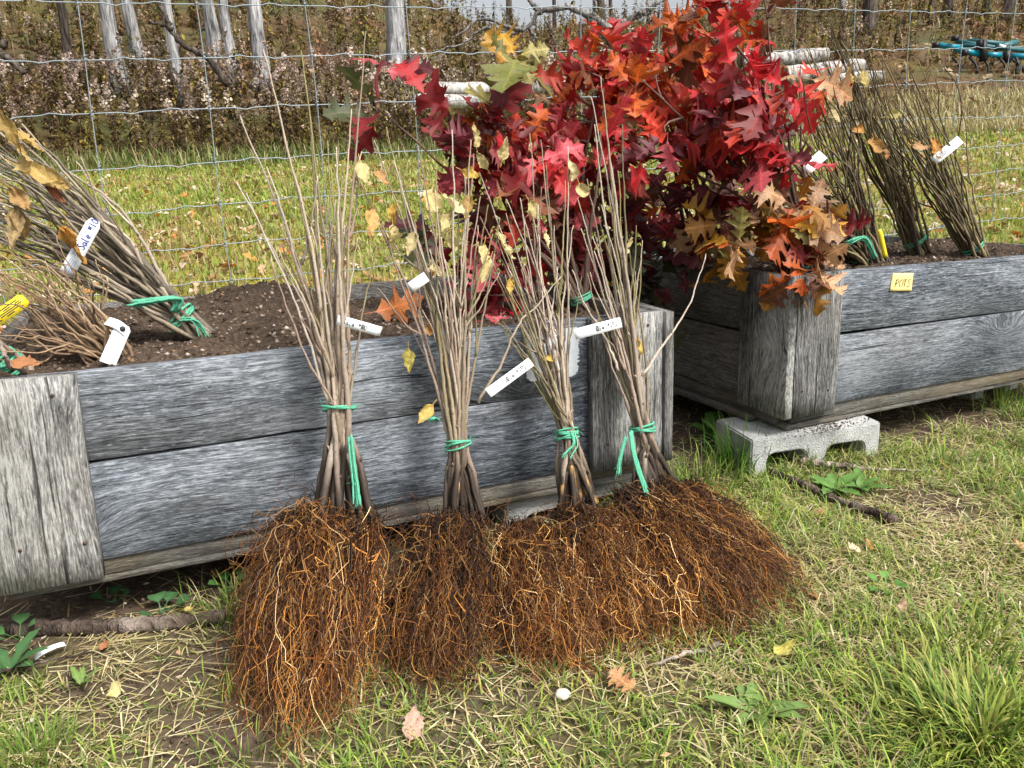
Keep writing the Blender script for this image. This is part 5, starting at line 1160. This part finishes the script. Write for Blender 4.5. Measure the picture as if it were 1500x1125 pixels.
# ---- red oak bundles
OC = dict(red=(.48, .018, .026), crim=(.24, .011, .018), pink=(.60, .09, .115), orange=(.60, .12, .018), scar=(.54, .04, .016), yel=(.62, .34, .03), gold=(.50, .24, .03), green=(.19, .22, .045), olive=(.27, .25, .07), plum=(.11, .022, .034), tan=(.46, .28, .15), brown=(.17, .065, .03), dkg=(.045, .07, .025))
def oak_bundle(label, base, blobs, seed, stems=9):
    """blobs: (u, v, ru, rv, Y, rY, clusters, palette)"""
    r_ = np.random.default_rng(seed); e = empty('oak_seedling_bundle', base, label, 'oak seedlings', 'red oak seedling bundles in autumn leaf')
    total = 0; tips = []
    for (u, v, ru, rv, Y, rY, k_, pal) in blobs:
        for i in range(k_):
            a = r_.uniform(0, 6.28); rr = r_.random() ** .5
            p = at_y(u + ru * rr * math.cos(a), v + rv * rr * math.sin(a), Y + r_.uniform(-rY, rY)); tips.append((p, pal))
    # main stems toward groups of clusters
    T = np.array([t[0] for t in tips]); ci = r_.choice(len(T), min(stems, len(T)), replace=False); mains = []
    for j, c in enumerate(ci):
        tp = T[c] + [0, 0, .03]; b0 = base + np.array([*r_.normal(0, .014, 2), -.02]); mid = b0 * .45 + tp * .55 + r_.normal(0, .02, 3) + [0, 0, .03]
        mains.append(make_stem(e, [b0, b0 * .75 + tp * .25 + r_.normal(0, .008, 3) + [0, 0, .03], mid, tp], .0062, .0018, (.085, .055, .04), (.12, .07, .055), 0, 26, 6, seed * 50 + j, False))
    MP = np.vstack([m_[6:] for m_ in mains])
    for i, (p, pal) in enumerate(tips):
        dd = np.linalg.norm(MP - p, axis=1) + .6 * np.maximum(0, MP[:, 2] - p[2]); q = MP[np.argmin(dd)]
        if np.linalg.norm(q - p) > .02:
            make_stem(e, [q, q * .5 + p * .5 + r_.normal(0, .015, 3) + [0, 0, .01], p], .0026, .0013, (.10, .06, .045), (.14, .07, .05), 0, 10, 5, seed * 50 + 40 + i, False)
        fwd = nrm(p - q + np.array([0, 0, .02])); nl = int(r_.integers(4, 8)); a0 = r_.uniform(0, 6.28)
        for l in range(nl):
            if total >= 298: break
            a = a0 + l * 6.283 / nl + r_.normal(0, .3); s1 = nrm(np.cross(fwd, [.2, .3, 1])); s2 = np.cross(fwd, s1)
            d = nrm(fwd * r_.uniform(.1, .9) + (s1 * math.cos(a) + s2 * math.sin(a)) * 1.0 + np.array([0, -.15, -.35 + r_.normal(0, .2)]))
            zn = nrm(np.array([r_.normal(0, .55), -.75 + r_.normal(0, .35), .75 + r_.normal(0, .35)]))
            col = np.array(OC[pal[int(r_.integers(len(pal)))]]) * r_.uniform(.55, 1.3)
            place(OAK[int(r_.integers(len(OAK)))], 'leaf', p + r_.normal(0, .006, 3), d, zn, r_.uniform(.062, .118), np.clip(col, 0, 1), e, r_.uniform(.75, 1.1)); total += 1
    twine_ring(e, base + np.array([0, 0, .03]), nrm(MP.mean(0) - base), .028, 4, seed)
    return e
RED = ['red', 'crim', 'pink', 'crim', 'plum', 'red', 'scar']; ORG = ['orange', 'scar', 'orange', 'red', 'orange', 'tan', 'scar']; MIXR = ['red', 'pink', 'scar', 'crim', 'orange', 'pink']
baseR = at_z(1200, 390, .505); baseR[2] = soilR(baseR[0], baseR[1])
oak_bundle('right red oak bundle with crimson and orange leaves spilling over the right planter corner', baseR,
    [(985, 150, 75, 60, 1.80, .14, 9, ORG), (1040, 55, 55, 45, 1.85, .10, 7, ['scar', 'orange', 'red', 'brown', 'orange']), (1115, 30, 30, 30, 1.82, .06, 3, ['red', 'pink', 'scar', 'brown']), (1085, 160, 80, 60, 1.74, .12, 11, RED), (1010, 215, 90, 50, 1.78, .14, 11, RED), (1120, 225, 50, 40, 1.70, .08, 6, ['pink', 'red', 'red', 'plum']),
     (1000, 285, 80, 40, 1.85, .14, 6, ['crim', 'plum', 'brown', 'crim', 'tan']), (1165, 120, 22, 40, 1.78, .06, 2, ['orange', 'tan', 'scar'])], 61, 10)
baseG = at_z(1172, 396, .505); baseG[2] = soilR(baseG[0], baseG[1])
oak_bundle('small golden and tan leaved oak bundle drooping over the near corner of the right planter', baseG,
    [(1105, 335, 60, 28, 1.69, .08, 6, ['gold', 'yel', 'orange', 'tan', 'brown', 'olive']), (1150, 325, 45, 25, 1.68, .06, 4, ['gold', 'brown', 'tan', 'gold', 'orange']), (1200, 335, 22, 16, 1.66, .03, 2, ['plum', 'plum', 'gold', 'crim']), (1145, 375, 50, 20, 1.62, .04, 4, ['orange', 'gold', 'tan', 'crim', 'brown']), (1060, 350, 25, 25, 1.72, .05, 2, ['gold', 'tan', 'olive']), (1190, 400, 14, 14, 1.565, .01, 1, ['brown', 'tan', 'orange'])], 64, 6)
baseL = at_z(905, 440, .46); baseL[2] = soilL(min(baseL[0], LX1 - .06), baseL[1]); baseL[0] = min(baseL[0], LX1 - .06)
oak_bundle('left red oak bundle with pinkish red leaves at the right end of the left planter', baseL,
    [(800, 195, 75, 40, 1.98, .12, 9, MIXR + ['tan', 'crim']), (735, 170, 45, 25, 1.96, .08, 2, ['green', 'olive', 'olive', 'crim']), (762, 100, 22, 18, 1.96, .06, 2, ['green', 'yel', 'green', 'olive']), (865, 110, 40, 35, 1.94, .08, 5, ['pink', 'orange', 'red', 'scar', 'brown']), (690, 195, 40, 30, 2.00, .10, 3, ['crim', 'plum', 'crim', 'brown']), (570, 95, 6, 12, 2.02, .03, 1, ['pink', 'red', 'plum']), (560, 165, 25, 22, 2.0, .05, 1, ['plum', 'dkg', 'crim', 'olive']),
     (790, 270, 75, 50, 1.96, .12, 13, ['pink', 'pink', 'red', 'crim', 'scar', 'crim', 'brown']), (690, 260, 35, 40, 2.02, .10, 4, ['crim', 'brown', 'plum', 'pink']), (790, 350, 75, 40, 1.98, .12, 9, ['pink', 'crim', 'pink', 'plum', 'brown', 'crim']), (720, 430, 32, 35, 1.90, .08, 4, ['pink', 'pink', 'crim', 'red']), (640, 340, 20, 25, 2.0, .05, 1, ['plum', 'crim', 'dkg']), (820, 410, 50, 30, 1.96, .06, 3, ['pink', 'crim', 'plum'])], 62, 10)
baseM = np.array([1.515, 2.05, 0.5]); baseM[2] = soilR(1.515, 2.05)
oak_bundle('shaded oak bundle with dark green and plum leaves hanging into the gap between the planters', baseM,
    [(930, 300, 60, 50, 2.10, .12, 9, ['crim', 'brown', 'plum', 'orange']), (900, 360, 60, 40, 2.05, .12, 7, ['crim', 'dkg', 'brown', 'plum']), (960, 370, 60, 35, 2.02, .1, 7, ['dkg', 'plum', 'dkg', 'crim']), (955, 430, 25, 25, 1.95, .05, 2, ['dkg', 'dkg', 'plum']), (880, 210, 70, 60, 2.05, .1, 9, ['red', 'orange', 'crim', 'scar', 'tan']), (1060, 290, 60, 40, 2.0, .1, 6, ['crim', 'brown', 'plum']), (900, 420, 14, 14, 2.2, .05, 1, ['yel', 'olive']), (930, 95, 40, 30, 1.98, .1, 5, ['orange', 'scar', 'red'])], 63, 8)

# ------------------------------------------------------------------ small things on the ground
def fallen(u, v, size, col, label, me, az=0.0, z=None, name='fallen_leaf', tilt=(0, 0), w=1.0):
    p = on_ground(u, v) if z is None else at_z(u, v, z); p[2] += .016 if z is None else .004
    o = place(me, name, p - np.array([math.cos(az), math.sin(az), 0]) * size * .6, (math.cos(az), math.sin(az), tilt[0]), (tilt[1], -.25, 1), size, col, None, w)
    return tag(o, label, 'leaf', 'fallen leaves on the ground')
fallen(915, 1016, .050, (.55, .27, .12), 'orange tan fallen leaf below the root tips at centre', OAK[2], 1.9, w=1.3)
fallen(606, 1082, .060, (.58, .38, .30), 'pinkish tan folded leaf at the bottom between root masses', FLATL[0], 1.1, w=1.3)
fallen(1145, 966, .052, (.62, .55, .14), 'long yellow leaf with a red edge on the grass', FLATL[1], -.1)
fallen(1195, 880, .055, (.42, .17, .09), 'reddish brown leaf at the right tip of the roots', OAK[5], .9, w=1.2)
fallen(170, 1028, .040, (.62, .58, .26), 'pale yellow narrow leaf on the bare soil at lower left', FLATL[2], .6)
fallen(1250, 816, .040, (.70, .60, .42), 'cream coloured leaf scrap on the dry grass at right', FLATL[0], 2.0, w=1.4)
fallen(1278, 812, .045, (.62, .30, .06), 'small orange leaf beside the cream leaf scrap', OAK[7], .3)
fallen(1200, 764, .042, (.40, .22, .11), 'curled brown leaf below the dark stick', DRYL[3], .2)
fallen(1376, 1016, .060, (.62, .38, .30), 'long pinkish leaf standing in the grass at lower right', FLATL[2], -.5)
fallen(1440, 1014, .060, (.58, .36, .22), 'tan oak leaf on the grass clump at lower right', OAK[9], .2, w=1.2)
fallen(1310, 996, .030, (.34, .14, .08), 'little dark brown leaf in the grass at right', OAK[3], 1.6)
fallen(1494, 812, .055, (.58, .34, .18), 'tan leaf on the dry grass at the right edge', FLATL[0], 2.6, w=1.4)
fallen(1318, 1054, .030, (.62, .50, .18), 'tiny yellow leaf left of the grass clump', FLATL[1], 1.2)
fallen(1110, 885, .040, (.44, .22, .12), 'brown leaf bit among the right root tips', OAK[11], 2.2)
fallen(1318, 905, .045, (.50, .33, .24), 'dull tan curled leaf in the grass right of the roots', DRYL[5], .4)
fallen(1385, 690, .045, (.50, .24, .08), 'orange brown leaf on the bare earth right of the block', OAK[1], .7)
fallen(700, 1000, .045, (.50, .28, .18), 'tan leaf caught under the second bundle roots', OAK[6], 1.3)
fallen(155, 960, .026, (.40, .17, .08), 'small rusty leaf in front of the buried stick at left', FLATL[0], .4, w=1.5)
fallen(280, 905, .03, (.60, .46, .16), 'small yellow leaf at the shaded planter edge', FLATL[1], -.3)
pz = at_z(570, 465, .47)
o = place(OAK[4], 'fallen_leaf', [pz[0] - .06, pz[1], soilL(pz[0], pz[1]) + .03], (1, -.1, .1), (0, -.9, .6), .12, (.40, .13, .03), None, 1.1); tag(o, 'orange brown oak leaf lying on the soil in the left planter', 'leaf', 'fallen leaves on the ground')
# little scraps near the camera
nl = 420; xy = near_xy(nl, .8, 2.4); n = len(xy); z = terrain(xy[:, 0], xy[:, 1]) + .012; az = rng.uniform(0, 6.28, n); sc = rng.uniform(.006, .018, n)
prof = np.array([[-.5, 0, 0], [0, .25, .12], [.5, 0, .1], [0, -.25, .05]]); ca, sa = np.cos(az)[:, None], np.sin(az)[:, None]; px_, py_ = prof[:, 0] * sc[:, None], prof[:, 1] * sc[:, None]
V = np.stack([xy[:, :1] + ca * px_ - sa * py_, xy[:, 1:] + sa * px_ + ca * py_, z[:, None] + prof[:, 2] * sc[:, None]], -1).reshape(-1, 3)
o = build('leaf_scraps', V, np.arange(n * 4).reshape(-1, 4), M_LITTER, None, np.repeat(pick([(.5, .4, .28), (.42, .26, .15), (.6, .52, .40), (.3, .2, .12), (.25, .28, .1)], n), 4, 0), False); kind(o, 'stuff', 'tiny leaf scraps and chaff in the near grass', 'leaf scraps')

def stick(pts, r0, r1, label, mat, seed, lift=.016):
    P = spline([on_ground(u, v) + [0, 0, lift] for u, v in pts], 22); r_ = np.random.default_rng(seed); P += r_.normal(0, .0016, P.shape)
    V, fl = tube1(P, np.linspace(r0, r1, 22) * r_.uniform(.85, 1.15, 22), 8); return tag(build('stick', V, fl, mat), label, 'stick', 'sticks on the ground')
M_STICKP = bark('pale_stick_bark', (.10, .08, .065), (.30, .25, .21), (.50, .44, .38))
stick([(1052, 956), (1030, 966), (1005, 968), (985, 976), (960, 985)], .0045, .0025, 'short pale crooked stick at the edge of the roots', M_STICKP, 1)
stick([(1130, 700), (1180, 722), (1230, 745), (1270, 758), (1312, 772)], .008, .012, 'dark weathered stick lying below the concrete block', M_STICK, 2)
stick([(1172, 684), (1205, 690), (1240, 692), (1262, 695)], .012, .007, 'pale split stick in front of the concrete block', M_STICKP, 3)
stick([(20, 932), (80, 930), (160, 926), (270, 920), (330, 912)], .017, .015, 'thick brown stick half buried under the front edge of the left planter', M_STICK, 4, .012)
stick([(1262, 695), (1320, 697), (1370, 700)], .003, .002, 'thin twig trailing right from the split stick', M_STICKP, 5)
stick([(0, 1000), (60, 985), (130, 968)], .003, .002, 'thin dark twig on the soil at the left edge', M_STICK, 6)
# pale mushroom cap like stone
bm = bmesh.new(); bmesh.ops.create_icosphere(bm, subdivisions=3, radius=.0125)
for v in bm.verts: v.co.z *= .55; v.co *= 1 + .06 * math.sin(v.co.x * 400) * math.cos(v.co.y * 300)
me = bpy.data.meshes.new('pebble'); bm.to_mesh(me); bm.free(); me.materials.append(flat_mat('pale_stone', (.55, .50, .43), .8, 0, .3, 120, .3, .4))
p = on_ground(825, 1028)
o = link('pebble', me); o.location = (p[0], p[1], p[2] + .012); tag(o, 'pale round pebble in the grass in front of the roots', 'pebble')
# weeds
def weed_plant(u, v, n, L, w, col, label, seed, round_=False, up=.5):
    r_ = np.random.default_rng(seed); p = on_ground(u, v); e = empty('weed', p, label, 'weed', 'low weeds in the grass')
    for i in range(n):
        a = i * 6.283 / n + r_.normal(0, .3); ll = L * r_.uniform(.7, 1.2); m_ = 9; el = up * r_.uniform(.5, 1.4); V = []; C = []
        for q in range(m_):
            t = q / (m_ - 1)
            if round_: s0 = .5; pr = 0 if t < s0 else math.sqrt(max(0, 1 - ((t - s0 - (1 - s0) / 2) / ((1 - s0) / 2)) ** 2)); wd = max(.0012, w * pr)
            else: wd = w * math.sin(math.pi * min(.98, t ** .8 * .95 + .03)) * (1 + .25 * math.sin(q * 2.4))
            h_ = math.sin(el) * ll * t - .6 * ll * t * t * math.sin(el) * .7; x = math.cos(el * .6) * ll * t
            c = p + np.array([math.cos(a) * x, math.sin(a) * x, .006 + h_]); sd = np.array([-math.sin(a), math.cos(a), 0])
            V += [c - sd * wd + [0, 0, wd * .35], c, c + sd * wd + [0, 0, wd * .35]]; cc = np.array(col) * r_.uniform(.9, 1.1); C += [cc, cc * 1.35, cc]
        id_ = np.arange(m_ * 3).reshape(m_, 3)
        build('leaf', np.array(V), np.stack([id_[:-1, :-1], id_[1:, :-1], id_[1:, 1:], id_[:-1, 1:]], -1).reshape(-1, 4), M_WEED, e, np.array(C))
weed_plant(238, 905, 5, .05, .018, (.05, .12, .045), 'round leaved weed in the planter shade beside the first bundle', 1, True, .9)
weed_plant(170, 890, 4, .045, .014, (.03, .09, .03), 'small dark weed under the left planter', 2, True, .9)
weed_plant(345, 872, 6, .06, .014, (.05, .12, .03), 'leafy weed at the edge of the first root mass', 3, True, 1.0)
weed_plant(30, 945, 5, .055, .016, (.06, .15, .045), 'round leaved clover weed at the far left', 4, True, 1.1)
weed_plant(18, 985, 6, .07, .013, (.05, .12, .04), 'lobed leafy weed at the lower left edge', 5, False, .8)
weed_plant(1045, 645, 6, .09, .024, (.08, .17, .03), 'broad leaved weed left of the concrete block', 6, False, 1.1)
weed_plant(1222, 722, 7, .08, .017, (.10, .20, .045), 'light green dandelion like rosette beside the dark stick', 7, False, .5)
weed_plant(1105, 1050, 9, .075, .012, (.14, .22, .06), 'flat pale green rosette in the grass at lower centre right', 8, False, .4)
weed_plant(1300, 870, 6, .04, .011, (.09, .2, .04), 'little clover patch in the dry grass at right', 9, True, .8)
weed_plant(1260, 720, 6, .07, .013, (.09, .18, .04), 'narrow leaved weed right of the rosette by the stick', 10, False, .7)
weed_plant(120, 1010, 5, .05, .006, (.13, .2, .05), 'wispy green weed on bare soil at left', 11, False, 1.1)
def grass_clump(u, v, n, L, spread, label, seed, cols, wid=.0035, lean=(.15, 1.3)):
    r_ = np.random.default_rng(seed); p = on_ground(u, v)
    xy = p[:2] + r_.normal(0, spread, (n, 2)); az = np.arctan2(xy[:, 1] - p[1], xy[:, 0] - p[0]) + r_.normal(0, .7, n)
    cb = np.array(cols)[r_.integers(0, len(cols), n)] * r_.uniform(.75, 1.25, (n, 1))
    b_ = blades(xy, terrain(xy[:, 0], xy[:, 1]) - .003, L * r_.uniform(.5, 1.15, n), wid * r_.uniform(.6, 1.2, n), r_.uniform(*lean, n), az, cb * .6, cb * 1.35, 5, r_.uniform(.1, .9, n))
    o = build('grass_clump', *b_[:2], M_GRASS, None, b_[2]); tag(o, label, 'grass clump', 'grass clumps'); o['kind'] = 'stuff'
G2 = [(.13, .22, .03), (.17, .26, .04), (.09, .17, .025), (.24, .27, .06)]
G3 = [(.20, .27, .04), (.26, .31, .05), (.13, .20, .03), (.34, .33, .09), (.09, .15, .025)]
grass_clump(1440, 1085, 1300, .085, .062, 'thick bright green grass clump at the bottom right corner', 1, G3, .0050, (.4, 1.5))
grass_clump(1395, 950, 300, .07, .06, 'green grass clump on the right above the bottom corner clump', 2, G3, .0038, (.4, 1.5))
grass_clump(1085, 690, 170, .15, .035, 'tall green grass tuft growing against the concrete block', 3, [(.08, .19, .025), (.11, .23, .035)], .0042, (.1, 1.0))
grass_clump(1010, 720, 260, .11, .07, 'green grass tuft between the right bundle and the block', 4, G2, .0032)
grass_clump(340, 905, 150, .075, .05, 'sparse grass tuft beside the first root mass under the planter', 5, G2 + [(.4, .35, .18)], .0026)
grass_clump(45, 1118, 260, .06, .035, 'fresh green grass tuft at the bottom left corner', 6, G2, .0026)
grass_clump(1470, 600, 130, .12, .06, 'green grass tuft at the right edge under the planter', 7, G2, .0034)
grass_clump(355, 1118, 60, .06, .03, 'small grass tuft at the foot of the largest root mop', 8, G2 + [(.3, .34, .1)], .003)
grass_clump(1205, 690, 60, .12, .05, 'thin grass blades in front of the block holes', 9, G2, .003)
grass_clump(560, 1110, 160, .05, .07, 'short grass patch at the bottom centre left', 10, G2, .0026)

p = on_ground(72, 968)
e_ = np.array([.035, .012, 0]); o, *_ = strip(None, p + [-.02, -.006, .014], p + e_ * .8 + [0, 0, .020], .012, np.array([0, -.3, 1]), M_TAG, .006, name='plastic_scrap', ntch=False)
tag(o, 'small white plastic scrap on the soil at the left edge', 'scrap')
